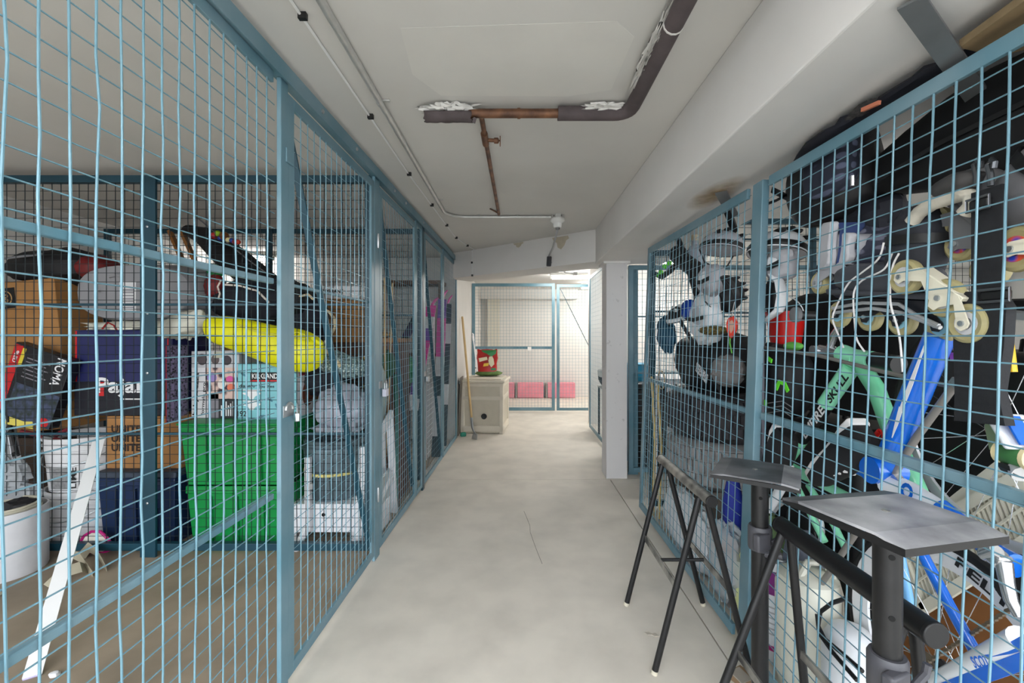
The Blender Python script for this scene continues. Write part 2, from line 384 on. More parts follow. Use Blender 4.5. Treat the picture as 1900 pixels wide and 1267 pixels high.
padlock('pale lavender-grey padlock hanging on the second left cage door', Matrix.Translation(LP(.024, 2.53, .925)) @ Matrix.Rotation(LROT, 4, 'Z'), 1.25, mat('white lock', (205, 205, 220), .4))
panel('mesh_panel', 'narrow wire mesh strip panel between second and third left doors', 'fence panel', LM, 3.3, 3.5, .03, 2.09, 1, .03, .012, (), ph=3.31, amp=.002, n=5, r=.0014)
pt = thing('fence_post', 'dark blue cage post before the third left door', 'post', LP(0, 3.53, 0), LM.to_euler())
MB().bx(-.008, .008, -.026, .03, 0, 2.094).build('upright', paintd, pt, smooth=0, bevel=.003)
d3 = panel('mesh_door', 'third and farthest wire mesh cage door along the left side', 'door', LM, 3.565, 4.33, .03, 2.065, 1, .04, .012, (), ((3.61, 1.98), (4.3, .12)), ph=3.58, amp=.002, n=5, r=.0013)
MB().bx(.007, .010, -.02, .035, .90, .94).build('hasp', zinc, d3, bevel=.001)
padlock('small silver padlock on the third left cage door beside purple skis', Matrix.Translation(LP(.024, 3.6, .9)) @ Matrix.Rotation(LROT, 4, 'Z'), 1.2)
panel('mesh_panel', 'last wire mesh panel at the far end of the left cages', 'fence panel', LM, 4.36, 5.22, .03, 2.09, 1, .045, .014, (), ph=4.4, amp=.002, n=5, r=.0013)
# --- cage partitions on the left (perpendicular to the aisle)
def partition(label, Yp, x0, x1, posts, z1=2.12, mids=(1.40, .68), n=5, zb=.03, rz=PI / 2, fm=None, wm=None):
    # local y runs toward -X
    M = Matrix.Translation((x0, Yp, 0)) @ Matrix.Rotation(rz, 4, 'Z')
    L = abs(x1 - x0)
    t = panel('mesh_partition', label, 'fence panel', M, 0, L, zb, z1, 1, .04, .035, [(z, .014) for z in mids], ph=.02, m=fm or paintd, wm=wm or wired, amp=.002, n=n, r=.0022, stiles=(1, 1))
    for d, wd in posts:
        MB().bx(-.032, -.016, d - wd / 2, d + wd / 2, .0, z1 - .005).build('post', fm or paintd, t, smooth=0, bevel=.002)
        for z in (.3, 1.02, 1.35, 1.83): MB().lathe([(.007, 0), (.007, .003), (.004, .005), (0, .005)], 8, Matrix.Translation((-.032, d, z)) @ Matrix.Rotation(-PI / 2, 4, 'Y')).build('screw', zinc, t)
    return t
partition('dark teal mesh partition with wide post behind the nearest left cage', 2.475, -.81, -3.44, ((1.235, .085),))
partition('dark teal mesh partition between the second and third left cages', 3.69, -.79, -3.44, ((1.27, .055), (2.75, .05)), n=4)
# --- right run (leans outwards at the top)
RM = Matrix.Translation((.87, 0, 0)) @ Matrix.Rotation(.004, 4, 'Z') @ Matrix.Rotation(math.atan(.035), 4, 'Y')
def RP(x, y, z): return RM @ Vector((x, y, z))
rtop = lambda y: 1.775 + .022 * y
panel('mesh_panel', 'blue wire mesh cage panel nearest at the right edge, before the bicycles', 'fence panel', RM, -.5, 1.655, .03, rtop, -1, .036, .012, ((.93, .024),), ph=.829, amp=.004, stiles=(1, 0))
pt = thing('fence_post', 'grey-blue cage post standing beside the black monitor stand on the right', 'post', RP(0, 1.69, 0), RM.to_euler())
MB().bx(-.008, .02, -.034, .034, 0, rtop(1.69) + .0).build('upright', paint, pt, smooth=0, bevel=.003)
panel('mesh_panel', 'wire mesh cage panel on the right between grey post and column', 'fence panel', RM, 1.725, 3.1, .03, rtop, -1, .042, .014, ((.93, .02),), ph=1.74, amp=.003, stiles=(0, 1), r=.0019)
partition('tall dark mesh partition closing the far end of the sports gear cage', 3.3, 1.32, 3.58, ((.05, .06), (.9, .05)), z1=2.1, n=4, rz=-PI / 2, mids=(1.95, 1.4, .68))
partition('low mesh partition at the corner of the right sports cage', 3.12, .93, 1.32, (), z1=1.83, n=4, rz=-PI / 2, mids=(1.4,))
partition('blue mesh partition with bolted post just right of the white column', 3.9, .98, 3.58, ((.045, .09), (1.2, .05)), z1=1.85, n=4, rz=-PI / 2, mids=(1.4, .9), fm=paint, wm=wirem)
# side fence beyond the column
M = Matrix.Translation((.957, 4.05, 0)); 
panel('mesh_panel', 'bright blue mesh cage side partly hidden behind the white column', 'fence panel', M, 0, 1.8, .03, 2.02, -1, .04, .014, (), ph=0, amp=.002, n=5, r=.0014)
# far fence
FM = Matrix.Translation((-.735, 7.15, 0)) @ Matrix.Rotation(-PI / 2, 4, 'Z')
ff = panel('mesh_panel', 'wide wire mesh panel with mid rail closing the far end of the aisle', 'fence panel', FM, 0, 1.34, .03, 2.085, 1, .05, .035, ((1.045, .04),), ph=0, amp=.002, n=5, r=.0018)
MB().bx(.006, .010, .90, .96, 1.0, 1.06).build('tag', mat('white tag', (240, 240, 238), .5), ff, smooth=0)
panel('mesh_door', 'far end mesh door with diagonal brace beside the column', 'door', FM, 1.37, 2.3, .03, 2.07, 1, .045, .014, (), ((1.43, 2.0), (2.25, .35)), ph=0, amp=.002, n=5, r=.0018)
# ------------------------------------------------------------------ ceiling lamps
tubem = mat('lit tube', (255, 250, 240), .4, emit=1.0)
def tube_lamp(label, c, L, ang, strength, n=1):
    t = thing('fluorescent_lamp', label, 'lamp', c, (0, 0, ang))
    MB().bx(-L / 2, L / 2, -.05, .05, .015, .055).build('housing', mat('white lamp housing', (235, 235, 232), .5), t, smooth=0, bevel=.004)
    m = bpy.data.materials.new('lit tube'); m.use_nodes = True; b = m.node_tree.nodes['Principled BSDF']
    b.inputs['Emission Color'].default_value = (1, .97, .92, 1); b.inputs['Emission Strength'].default_value = strength
    for i in range(n):
        y = (i - (n - 1) / 2) * .05
        MB().tube([(-L / 2 + .03, y, -.018), (L / 2 - .03, y, -.018)], .014, 10).build('tube', m, t)
        for e in (-1, 1): MB().box((e * (L / 2 - .0175), y, -.008), (.025, .024, .048)).build('tube_socket', white_paint, t, smooth=0)
    return t
tube_lamp('added twin tube fill light, unseen above and behind the viewpoint', (.0, -.25, 2.115), 1.25, PI / 2, LAMP_FILL, 2)  # unseen lamp added to fill the near aisle from behind
tube_lamp('lit fluorescent tube on the ceiling at the far end of the aisle', (.80, 6.6, 2.115), .62, 0, LAMP_FAR, 1)
tube_lamp('fluorescent ceiling lamp glowing in the cages behind the sports gear', (1.75, 5.2, 2.115), .95, 0, LAMP_BACK, 2)
tube_lamp('added fill light hidden behind the far mesh panel', (1.75, 7.9, 2.115), 1.25, 0, LAMP_FAR * .8, 2)  # lamp added out of sight to brighten the far wall
tube_lamp('added fill light hidden inside the third left cage', (-3.05, 5.0, 2.115), .6, 0, LAMP_BACK * .6, 1)  # lamp added out of view to lift the back of this cage
# ------------------------------------------------------------------ ceiling services
rust = mat('rusted copper pipe', (140, 98, 70), .5, .35, 0, 14, .1, rgb2=(82, 56, 44), detail=8)
insul = mat('dark pipe insulation', (92, 82, 84), .8, 0, .3, 12, .3, detail=8)
flake = mat('white plaster flakes', (228, 226, 222), .9, 0, .08, 30, .2)
pz = CEIL - .04
pp = thing('heating_pipe', 'rusty brown pipe with torn dark insulation bending across the ceiling', 'pipe', (.455, 1.80, CEIL - .03))
bend = [(.455 - .06 + .06 * math.cos(a), 1.80 - .06 + .06 * math.sin(a), pz) for a in [PI / 2 * k / 6 for k in range(7)]]
MB().tube([(-.3, 1.80, pz), (.17, 1.80, pz)], .018, 12).tube([(.0, 1.80, pz), (.012, 1.80, pz)], .021, 12).build('bare_pipe', rust, pp, world=True)
o = MB().tube([(.165, 1.80, pz)] + bend[::-1] + [(.455, y, pz) for y in (1.5, 1.4, 1.2, .4)], .0285, 14).build('insulation_sleeve', insul, pp, world=True)
MB().tube([(.455, 1.285, pz), (.455, 1.29, pz)], .031, 14).build('sleeve_seam', flake, pp, world=True)
# torn sleeve stub on the left end
def torn(x0, x1, r, seed):
    mb = MB(); n = 16; N = 12; vs = []
    for i in range(N + 1):
        x = x0 + (x1 - x0) * i / N
        for k in range(n):
            a = -PI * .95 + PI * 1.35 * k / (n - 1)
            rr = r * (1 + .18 * noise.noise(Vector((x * 40, a * 2, seed))))
            xx = x + (.02 * noise.noise(Vector((a * 3, seed, 1))) if i in (0, N) else 0)
            vs.append((xx, 1.80 + rr * math.cos(a), pz + rr * math.sin(a)))
    fs = [(i * n + k, i * n + k + 1, (i + 1) * n + k + 1, (i + 1) * n + k) for i in range(N) for k in range(n - 1)]
    return mb.add(vs, fs)
o = torn(-.375, -.185, .031, 3).build('torn_sleeve', insul, pp, world=True); o.modifiers.new('s', 'SOLIDIFY').thickness = .004
o = MB().blob((-.28, 1.795, pz + .012), (.10, .032, .02), .9, 5, 4, 36, 16).build('plaster_flakes', flake, pp, world=True)
MB().blob((.36, 1.778, pz + .014), (.09, .018, .014), .9, 6, 9, 36, 14).build('plaster_flakes', flake, pp, world=True)
MB().blob((.434, 1.45, pz + .014), (.018, .19, .018), .95, 9, 6, 30, 44).build('plaster_flakes', flake, pp, world=True)
MB().box((-.175, 1.80, pz - .028), (.012, .03, .02), (.4, .3, .2)).build('sleeve_scrap', insul, pp, world=True)
br = thing('branch_pipe', 'thin rusty branch pipe with a valve running along the ceiling', 'pipe', (-.15, 1.83, CEIL - .03))
MB().tube([(-.15, 1.825, pz + .006), (-.147, 2.2, pz + .008), (-.142, 3.38, CEIL - .012)], .011, 10).build('pipe_run', rust, br, world=True)
MB().tube([(-.15, 1.99, pz + .006), (-.15, 2.1, pz + .006)], .016, 10).build('tee_fitting', rust, br, world=True)
vv = MB().tube([(-.15, 2.05, pz + .004), (-.095, 2.05, pz)], .009, 8).lathe([(.014, 0), (.014, .018), (.009, .022)], 8, Matrix.Translation((-.108, 2.05, pz)) @ Matrix.Rotation(PI / 2, 4, 'Y')).build('valve_body', rust, br, world=True)
MB().bar((-.08, 2.05, pz + .02), (-.08, 2.05, pz - .025), .012, .004).tube([(-.10, 2.05, pz), (-.078, 2.05, pz)], .004, 6).build('valve_handle', rust, br, world=True, kind='stuff')
MB().bar((-.2, 3.25, CEIL - .008), (-.145, 3.36, CEIL - .01), .012, .005).build('pipe_hanger', rust, br, world=True)
galv = mat('galvanised conduit', (206, 206, 204), .35, .55, .12, 25)
cd = thing('electrical_conduit', 'silver metal conduit along the ceiling bending toward the lamp holder', 'conduit', (-.55, 1.2, CEIL - .02))
cz = CEIL - .014
MB().tube([(-.55, -.85, cz), (-.547, 1.2, cz), (-.55, 3.1, cz)] + [(-.55 + .16 - .16 * math.cos(a), 3.29 + .16 * math.sin(a), cz) for a in [PI / 2 * k / 6 for k in range(7)]] + [(.262, 3.45, cz)], .0125, 10).build('conduit_run', galv, cd, world=True)
for x, y in ((-.55, 1.77), (-.55, 3.05), (-.3, 3.45), (-.0, 3.45)):
    MB().bx(x - (.014 if y < 3.2 else .008), x + (.04 if y < 3.2 else .008), y - .008 if y < 3.2 else y - .02, y + .008 if y < 3.2 else y + .03, CEIL - .008, CEIL - .0005).build('conduit_clip', galv, cd, world=True, bevel=.002)
    MB().tube([(x, y - .012, cz), (x, y + .012, cz)] if y < 3.2 else [(x - .012, y, cz), (x + .012, y, cz)], .0135, 10).build('conduit_strap', galv, cd, world=True)
cable = thing('white_cable', 'thin white cable held by small black clips along the ceiling', 'cable', (-.63, 1.3, CEIL - .01))
cpts = [(-.64, -.8, 0), (-.636, .8, 0), (-.635, 1.295, 0), (-.632, 1.885, 0), (-.63, 2.55, 0), (-.615, 3.15, 0), (-.60, 3.72, 0), (-.585, 4.19, 0), (-.52, 4.55, 0), (-.465, 4.78, 0)]
cpts = [Vector((x, y, CEIL - .007)) for x, y, z in cpts]
pb = on_beam(.37, 2.16, .006); pb2 = on_beam(.365, 2.03, .006); pb3 = on_beam(.37, 1.89, .006)
MB().tube(cpts + [pb, pb2, pb3], .0045, 6).build('cable_run', mat('white cable sheath', (236, 236, 236), .5), cable, world=True)
for q in cpts[2:9]: MB().bx(q.x - .006, q.x + .018, q.y - .007, q.y + .007, CEIL - .02, CEIL - .001).build('cable_clip', blackpl, cable, world=True)
for q in (pb2, pb3): MB().box(q, (.02, .02, .02)).build('cable_clip', blackpl, cable, world=True)
lh = thing('lamp_holder', 'white porcelain lamp holder under a round metal ceiling box', 'lamp holder', (.315, 3.45, CEIL))
MB().lathe([(.052, 0), (.052, -.028), (.05, -.03)], 8, Matrix.Rotation(PI / 8, 4, 'Z')).build('ceiling_box', galv, lh)
for a in (.5, 2.1, 4.0, 5.2): MB().lathe([(.007, 0), (.007, .002), (0, .002)], 8, Matrix.Rotation(a, 4, 'Z') @ Matrix.Translation((.05, 0, -.014)) @ Matrix.Rotation(PI / 2, 4, 'Y')).build('knockout', mat('grey knockout', (130, 130, 130), .5, .5), lh)
MB().lathe([(.056, -.03), (.058, -.045), (.05, -.055), (.036, -.065), (.034, -.09), (.028, -.098), (0, -.098)], 20).build('porcelain_body', mat('white porcelain', (240, 240, 238), .25), lh)
MB().lathe([(.018, -.098), (.018, -.112), (0, -.112)], 12).build('socket', mat('grey socket', (150, 150, 150), .4, .4), lh)
pc = thing('plug_cord', 'grey cord from the lamp holder ending in a black plug on the cross beam', 'cord', (.30, 4.1, 1.95))
e0 = Vector((.315, 3.45, CEIL - .112)); e1 = on_beam(1.385, 1.955, .02)
MB().tube([e0, e0 + Vector((-.005, .03, -.02)), (e0 + e1) / 2 + Vector((0, 0, -.015)), e1 + Vector((0, 0, .03))], .0085, 8).build('cord', mat('grey cord', (170, 172, 174), .5), pc, world=True)
MB().box(e1 + Vector((0, 0, -.02)), (.042, .03, .095), (0, .08, -.66)).build('plug', mat('dark grey plug', (62, 62, 66), .5), pc, world=True, bevel=.008)
e2 = P(1067, 508, 4.75)
MB().tube([e1 + Vector((.02, .0, -.03)), P(1050, 506, 4.5), e2], .008, 8).build('conductor_arm', galv, pc, world=True)
MB().box(e2, (.05, .05, .035)).build('connector', galv, pc, world=True, bevel=.006)

# ------------------------------------------------------------------ far end of the aisle
bm_ = mat('beige resin', (222, 214, 198), .55, 0, .06, 12, .05)
dk = mat('beige resin inset', (206, 198, 180), .6, 0, .06, 12, .05)
bn_ = thing('storage_bin', 'beige resin storage bin with hinged lid standing at the far left', 'bin', (-.42, 5.86, 0), (0, 0, -.10))
W2, D2, H2 = .275, .30, .64
def taper(mb, w0, d0, w1, d1, z0, z1):
    vs = [(sx * w, sy * d, z) for w, d, z in ((w0, d0, z0), (w1, d1, z1)) for sx, sy in ((-1, -1), (1, -1), (1, 1), (-1, 1))]
    return mb.add(vs, [(3, 2, 1, 0), (4, 5, 6, 7), (0, 1, 5, 4), (1, 2, 6, 5), (2, 3, 7, 6), (3, 0, 4, 7)])
taper(MB(), W2 - .02, D2 - .02, W2 - .005, D2 - .005, .0, H2).build('body', dk, bn_, smooth=0, bevel=.012)
for z0, z1, nm in ((.02, .10, 'lower_band'), (.42, .475, 'middle_band'), (.59, .64, 'upper_band')):
    MB().bx(-W2, W2, -D2, D2, z0, z1).build(nm, bm_, bn_, smooth=0, bevel=.01)
for sx in (-1, 1):
    for sy in (-1, 1): MB().bx(sx * W2, sx * (W2 - .055), sy * D2, sy * (D2 - .055), 0, .62).build('corner_post', bm_, bn_, smooth=0, bevel=.012)
MB().bx(-W2 - .02, W2 + .02, -D2 - .02, D2 + .02, .64, .675).build('lid', bm_, bn_, smooth=0, bevel=.012)
MB().bx(-W2 + .03, W2 - .03, -D2 + .03, D2 - .03, .675, .69).build('lid_panel', bm_, bn_, smooth=0, bevel=.008)
MB().lathe([(.0, .0), (.036, 0), (.036, .012), (.028, .018), (.012, .014), (0, .014)], 20, Matrix.Translation((.03, -D2 + .008, .22)) @ Matrix.Rotation(PI / 2, 4, 'X')).build('drain_plug', blackpl, bn_)
MB().bx(-W2 - .024, -W2 + .02, -D2 - .025, -D2 - .005, .63, .66).build('latch', zinc, bn_)
# bag of kibble
def P_b(x, y): return Matrix.Rotation(-.10, 4, 'Z') @ Vector((x, y, 0)) + Vector((-.42, 5.86, 0))
bc = P_b(.0, .12)
cu_ = MB().blob((0, 0, .035), (.19, .12, .035), .15, 2, 3).build('green_cushion', mat('olive green cloth', (100, 130, 70), .9, 0, .3, 20, .2)); cu_.location = (bc.x + .02, bc.y, .695)
tag(cu_, 'folded olive green cloth lying on the beige storage bin lid', 'cloth')
fb = thing('food_bag', 'red and green crumpled food bag standing on the beige bin', 'bag', (bc.x - .0, bc.y, .755))
redf = mat('red foil bag', (200, 40, 34), .3, 0, .25, 9, .3)
mbb = MB(); N = 12; vs = []
for j in range(9):
    t = j / 8; wv = .125 * (1 + .1 * t + .05 * math.sin(t * PI)); dv = .075 * (1 - t * .72)
    for k in range(20):
        a = 2 * PI * k / 20; ca, sa = math.cos(a), math.sin(a)
        rr = 1 + .10 * noise.noise(Vector((ca * 2, sa * 2, t * 4)))
        vs.append((math.copysign(abs(ca) ** .6, ca) * wv * rr, math.copysign(abs(sa) ** .7, sa) * dv * rr, t * .29 + .012 * math.sin(3 * a) * (t > .9)))
mbb.add(vs, [(j * 20 + k, j * 20 + (k + 1) % 20, (j + 1) * 20 + (k + 1) % 20, (j + 1) * 20 + k) for j in range(8) for k in range(20)] + [tuple(range(19, -1, -1))])
mbb.build('bag_body', redf, fb)
grn = mat('green print', (40, 130, 66), .4); crm = mat('cream print', (235, 225, 190), .4)
def patch(poly, m, nm='printed_panel'):
    mb = MB(); mb.add([(x, -.085 + .03 * (z / .29) - .01 * (1 - abs(x) / .14), z) for x, z in poly], [tuple(range(len(poly)))]); mb.build(nm, m, fb, smooth=0)
patch([(-.08, .285), (.13, .29), (.12, .24), (.06, .2), (.0, .24), (-.05, .26)], grn)
patch([(.03, .2), (.07, .21), (.09, .17), (.1, .1), (.06, .06), (.03, .1), (.02, .15)], crm)
patch([(-.11, .18), (.0, .2), (.01, .16), (-.1, .13)], crm)
patch([(.06, .05), (.12, .05), (.12, .02), (.05, .02)], grn)
patch([(-.04, .11), (.03, .12), (.02, .08), (-.05, .07)], mat('yellow print', (235, 190, 50), .4))
# hoe leaning on the wall
wood = mat('pale wooden handle', (214, 182, 130), .6, 0, .12, 8, .04)
h0 = F0 = Vector((-.53, 5.28, .06)); h1 = Vector((-.713, 5.72, 1.48))
hoe = thing('garden_hoe', 'long pale wooden hoe leaning against the white wall by the bin', 'tool', (-.53, 5.3, 0))
MB().tube([h0 + (h1 - h0) * .09, h1], .0145, 10).build('handle', wood, hoe, world=True)
MB().tube([h0 + (h1 - h0) * .13, h0 + (h1 - h0) * .05, h0 + Vector((.012, -.01, .03)), h0 + Vector((.04, -.03, .0))], [.017, .014, .009, .008], 8).build('ferrule', zinc, hoe, world=True)
MB().quad(h0 + Vector((-.0, -.0, .01)), h0 + Vector((.06, -.05, .01)), h0 + Vector((.055, -.05, -.058)), h0 + Vector((-.015, .0, -.058)), .004).build('blade', galv, hoe, world=True)
mp = thing('white_pole', 'thin white pole leaning behind the beige bin against the far fence', 'pole', (-.6, 6.5, 0))
q0, q1 = Vector((-.48, 6.3, .0)), Vector((-.71, 7.08, 1.22))
MB().tube([q0, q1 - (q1 - q0) * .05], .011, 8).build('shaft', mat('white pole', (235, 236, 240), .35), mp, world=True)
MB().tube([q1 - (q1 - q0) * .05, q1, q1 + Vector((.0, .0, .04)), q1 + Vector((-.01, -.02, .06))], [.016, .018, .014, .008], 8).build('hook_end', mat('white pole', (235, 236, 240)), mp, world=True)
gs = MB().box((-.665, 5.42, .025), (.07, .05, .05), (0, 0, .4)).build('green_scrap', mat('sea green plastic', (40, 130, 110), .5), bevel=.012)
tag(gs, 'small sea green plastic lump on the floor beside the bin', 'scrap')
brd = MB().box((-.715, 5.55, .36), (.012, .22, .72), (0, .05, 0)).build('leaning_board', mat('grey brown board', (120, 112, 104), .8, 0, .2, 10)); tag(brd, 'grey board leaning at the wall behind the beige bin', 'board')
tl = thing('shelf_rack', 'dark slim rack standing behind the far mesh panel', 'rack', (-.66, 7.35, 0))
for dx in (-.05, .03): MB().bx(-.66 + dx, -.655 + dx, 7.3, 7.34, 0, 1.0).build('upright', blackpl, tl, world=True)
for z in (.5, .7, .85): MB().bx(-.71, -.62, 7.3, 7.4, z, z + .01).build('shelf', blackpl, tl, world=True)
pink = mat('pink foam board', (236, 150, 165), .8, 0, .12, 6, .08)
for i, (x0, x1, lab) in enumerate(((-.62, -.06, 'pink foam block at the left, beside the beige bin'), (-.03, .52, 'pink foam block in the middle of the far wall row'), (.57, 1.15, 'pink foam block at the right, behind the far mesh door'))):
    t = thing('foam_block', lab, 'foam block', ((x0 + x1) / 2, 8.82, 0), group='pink foam blocks along the far wall')
    MB().bx(-(x1 - x0) / 2 + .035, (x1 - x0) / 2, -.03, .15, .01, .30).build('foam', pink, t, bevel=.006)
    MB().bx(-(x1 - x0) / 2 - .01, -(x1 - x0) / 2 + .03, -.025, .15, .0, .29).build('spacer', mat('grey brown spacer', (150, 140, 135), .8), t)
# helmet behind the side fence
hl = thing('sports_helmet', 'black and white ball shaped helmet behind the far blue mesh side', 'helmet', (1.07, 5.35, .62))
MB().blob((0, 0, .12), (.09, .11, .12), .06, 2, 2).build('shell', blackpl, hl); MB().blob((-.03, -.03, .17), (.075, .085, .075), .05, 2, 5).build('white_cap', white_paint, hl)
st = thing('side_shelf', 'small shelf holding the helmet behind the far blue mesh', 'shelf', (1.12, 5.35, 0))
MB().bx(-.12, .12, -.2, .2, .6, .62).build('board', white_paint, st)
for sx in (-.1, .1):
    for sy in (-.18, .18): MB().bx(sx - .01, sx + .01, sy - .01, sy + .01, 0, .6).build('leg', blackpl, st)
# ------------------------------------------------------------------ left cage contents
XR, ZU = Vector((1, 0, 0)), Vector((0, 0, 1))
inkw = mat('white ink', (238, 238, 240), .6); inkb = mat('black ink', (18, 18, 20), .6); inkr = mat('red ink', (200, 30, 34), .5)
def rot_thing(name, label, cat, loc, rot=(0, 0, 0), group=None): return thing(name, label, cat, loc, rot, group)
def W(t, x, y, z): return PW[t.name] @ Vector((x, y, z))
def WD(t, v): return PW[t.name].to_3x3() @ Vector(v)
def carton(name, label, cat, loc, size, m, rot=(0, 0, 0), tape=None, bev=.004):
    """box standing on loc (centre of its base)"""
    t = thing(name, label, cat, loc, rot); w_, d_, h_ = size
    MB().bx(-w_ / 2, w_ / 2, -d_ / 2, d_ / 2, 0, h_ - .003).build('carton', m, t, bevel=bev)
    for s in (-1, 1): MB().bx(-w_ / 2, w_ / 2, s * .001, s * d_ / 2, h_ - .003, h_).build('top_flap', m, t)
    if tape: MB().bx(-w_ / 2 - .0005, w_ / 2 + .0005, -.025, .025, h_, h_ + .0006).build('tape', tape, t)
    return t
def front(t, x0, x1, z0, z1, d_, m, name='printed_panel', off=.0012):
    return MB().bx(x0, x1, -d_ / 2 - off, -d_ / 2 - .0001, z0, z1).build(name, m, t, smooth=0)
def flet(t, s, x, z, w_, h_, d_, m, rot=0, off=.0022, bold=.02):
    c, s_ = math.cos(rot), math.sin(rot)
    lettering(s, W(t, x, -d_ / 2 - off, z), WD(t, (c, 0, s_)), WD(t, (-s_, 0, c)), w_, h_, m, t, bold)
# --- green totes
green = mat('green tote plastic', (0, 142, 66), .42, 0, .12, 4, .02)
def tote(label, x0, x1, y0, y1, z0, h, m, group=None, name='storage_tote'):
    cx, cy = (x0 + x1) / 2, (y0 + y1) / 2; wx, dy = (x1 - x0) / 2, (y1 - y0) / 2
    t = thing(name, label, 'tote', (cx, cy, z0), group=group)
    wall = .004; mb = MB()
    def ring(w_, d_, z): return [(-w_, -d_, z), (w_, -d_, z), (w_, d_, z), (-w_, d_, z)]
    vs = ring(wx * .9, dy * .88, .003) + ring(wx * .975, dy * .965, h - .045) + ring(wx * .955, dy * .94, h - .045) + ring(wx * .885, dy * .86, .012)
    fs = [(3, 2, 1, 0), (12, 13, 14, 15)]
    for a in (0, 4, 8):
        for k in range(4): fs.append((a + k, a + (k + 1) % 4, a + 4 + (k + 1) % 4, a + 4 + k))
    mb.add(vs, fs).build('tub', m, t, bevel=.02)
    mr = MB(); vs = ring(wx, dy, h - .045) + ring(wx, dy, h) + ring(wx * .955, dy * .94, h) + ring(wx * .955, dy * .94, h - .045)
    fs = []
    for a in (0, 4, 8, 12):
        for k in range(4): fs.append((a + k, a + (k + 1) % 4, (a + 4) % 16 + (k + 1) % 4, (a + 4) % 16 + k))
    mr.add(vs, fs).build('rim', m, t, bevel=.008)
    for s in (-1, 1): MB().bx(s * wx * .93, s * (wx + .01), -.08, .08, h - .07, h - .04).build('handle', m, t, bevel=.006)
    for f in (-.5, 0, .5): MB().bar((wx * f, -dy * .9, .03), (wx * f, -dy * .968, h - .06), .03, .006).build('rib', m, t, bevel=.002)
    return t
tote('lower green plastic storage tote standing on the cage floor', -1.925, -1.32, 2.56, 2.97, 0, .355, green, 'green totes stacked in the second cage')
tote('upper green plastic storage tote carrying the diaper box', -1.95, -1.325, 2.545, 2.985, .356, .355, green, 'green totes stacked in the second cage')
lidt = MB().bx(-1.96, -1.315, 2.535, 2.995, .7115, .722).build('tote_lid', green, bevel=.004); tag(lidt, 'flat green lid closing the upper green tote', 'lid')
# --- baby formula machine box
bb = carton('appliance_carton', 'tall grey printed baby appliance carton on the green tote beside the diaper box', 'box', (-1.845, 2.80, .722), (.29, .2, .41), mat('light print card', (205, 200, 205), .5))
D = .2
front(bb, -.145, .145, .31, .41, D, mat('grey white print', (196, 196, 200), .5), off=.0008)
front(bb, -.145, -.06, 0, .31, D, mat('white print', (225, 224, 226), .5), off=.0009)
front(bb, -.06, .145, .12, .31, D, pattern_mat('photo print', 'vor', (70, 52, 66), (214, 186, 176), 22))
front(bb, .02, .145, 0, .12, D, mat('dark print', (40, 38, 42), .5)); front(bb, -.045, .02, 0, .15, D, mat('grey print', (130, 126, 134), .5))
for i, (x, z, w_, h_, c) in enumerate(((-.08, .36, .06, .07, (88, 80, 84)), (0, .36, .05, .06, (90, 78, 78)), (.07, .355, .06, .06, (60, 52, 60)), (.09, .24, .05, .04, (214, 84, 160)), (.095, .19, .045, .045, (226, 120, 90)), (-.02, .25, .06, .06, (150, 130, 190)), (.04, .21, .05, .06, (236, 224, 216)))):
    mm = mat('print spot %d' % i, c, .5)
    MB().lathe([(.5, 0), (.5, .0008), (0, .0008)], 14, Matrix.Translation((x, -D / 2 - .0014, z)) @ Matrix.Rotation(PI / 2, 4, 'X') @ Matrix.Diagonal((w_, h_, 1, 1))).build('printed_spot', mm, bb)
flet(bb, 'babybrezza', -.115, .15, .26, .034, D, inkb, PI / 2 - .06); flet(bb, 'formula pro', -.07, .12, .2, .024, D, inkb, PI / 2 - .05, .0026)
for k in range(7): front(bb, .035 + k * .014, .042 + k * .014, .015, .08 + (k % 3) * .012, D, mat('white print', (225, 224, 226)), off=.002, name='printed_line')
# --- diaper box
ltb = mat('light blue diaper card', (128, 196, 206), .55)
db = carton('diaper_box', 'light blue diaper carton standing on the upper green tote', 'box', (-1.51, 2.80, .722), (.355, .27, .335), ltb)
D = .27; z0 = 0
front(db, -.1, .075, .235, .285, D, inkb); front(db, -.1, .075, .228, .238, D, inkr, off=.0016)
flet(db, 'KIRKLAND', -.012, .262, .155, .03, D, inkw)
flet(db, 'diapers', -.12, .2, .095, .026, D, inkb, off=.0016); flet(db, 'couches', -.005, .2, .1, .018, D, inkb, off=.0016)
flet(db, '192', -.15, .035, .055, .034, D, inkb, off=.0016)
for zz in (.15, .085):
    poly = [(-.06, .03), (.06, .03), (.055, .005), (.02, -.01), (.008, -.028), (-.012, -.028), (-.022, -.01), (-.058, .005)]
    MB().add([(-.09 + x, -D / 2 - .0016, zz + y) for x, y in poly], [tuple(range(8))]).build('printed_diaper', inkw, db, smooth=0)
    MB().add([(-.09 + x, -D / 2 - .0022, zz + y) for x, y in [(-.058, .026), (-.03, .026), (-.03, .012), (-.058, .012)]], [(0, 1, 2, 3)]).build('printed_tab', ltb, db, smooth=0)
    MB().add([(-.09 + x, -D / 2 - .0022, zz + y) for x, y in [(.03, .026), (.058, .026), (.058, .012), (.03, .012)]], [(0, 1, 2, 3)]).build('printed_tab', ltb, db, smooth=0)
for x, z, rr in ((-.14, .27, .5), (.02, .12, .7), (-.03, .02, -.3), (.06, .08, 1.1), (.12, .15, .2), (.1, .235, 0)):
    MB().lathe([(.5, 0), (.5, .0006), (0, .0006)], 10, Matrix.Translation((x, -D / 2 - .0014, z)) @ Matrix.Rotation(rr, 4, 'Y') @ Matrix.Rotation(PI / 2, 4, 'X') @ Matrix.Diagonal((.04, .014, 1, 1))).build('printed_feather', mat('feather print', (70, 130, 150), .5), db)
MB().bx(.1776, .1785, -.125, .125, .01, .325).build('side_print', mat('white print', (225, 224, 226)), db, smooth=0)
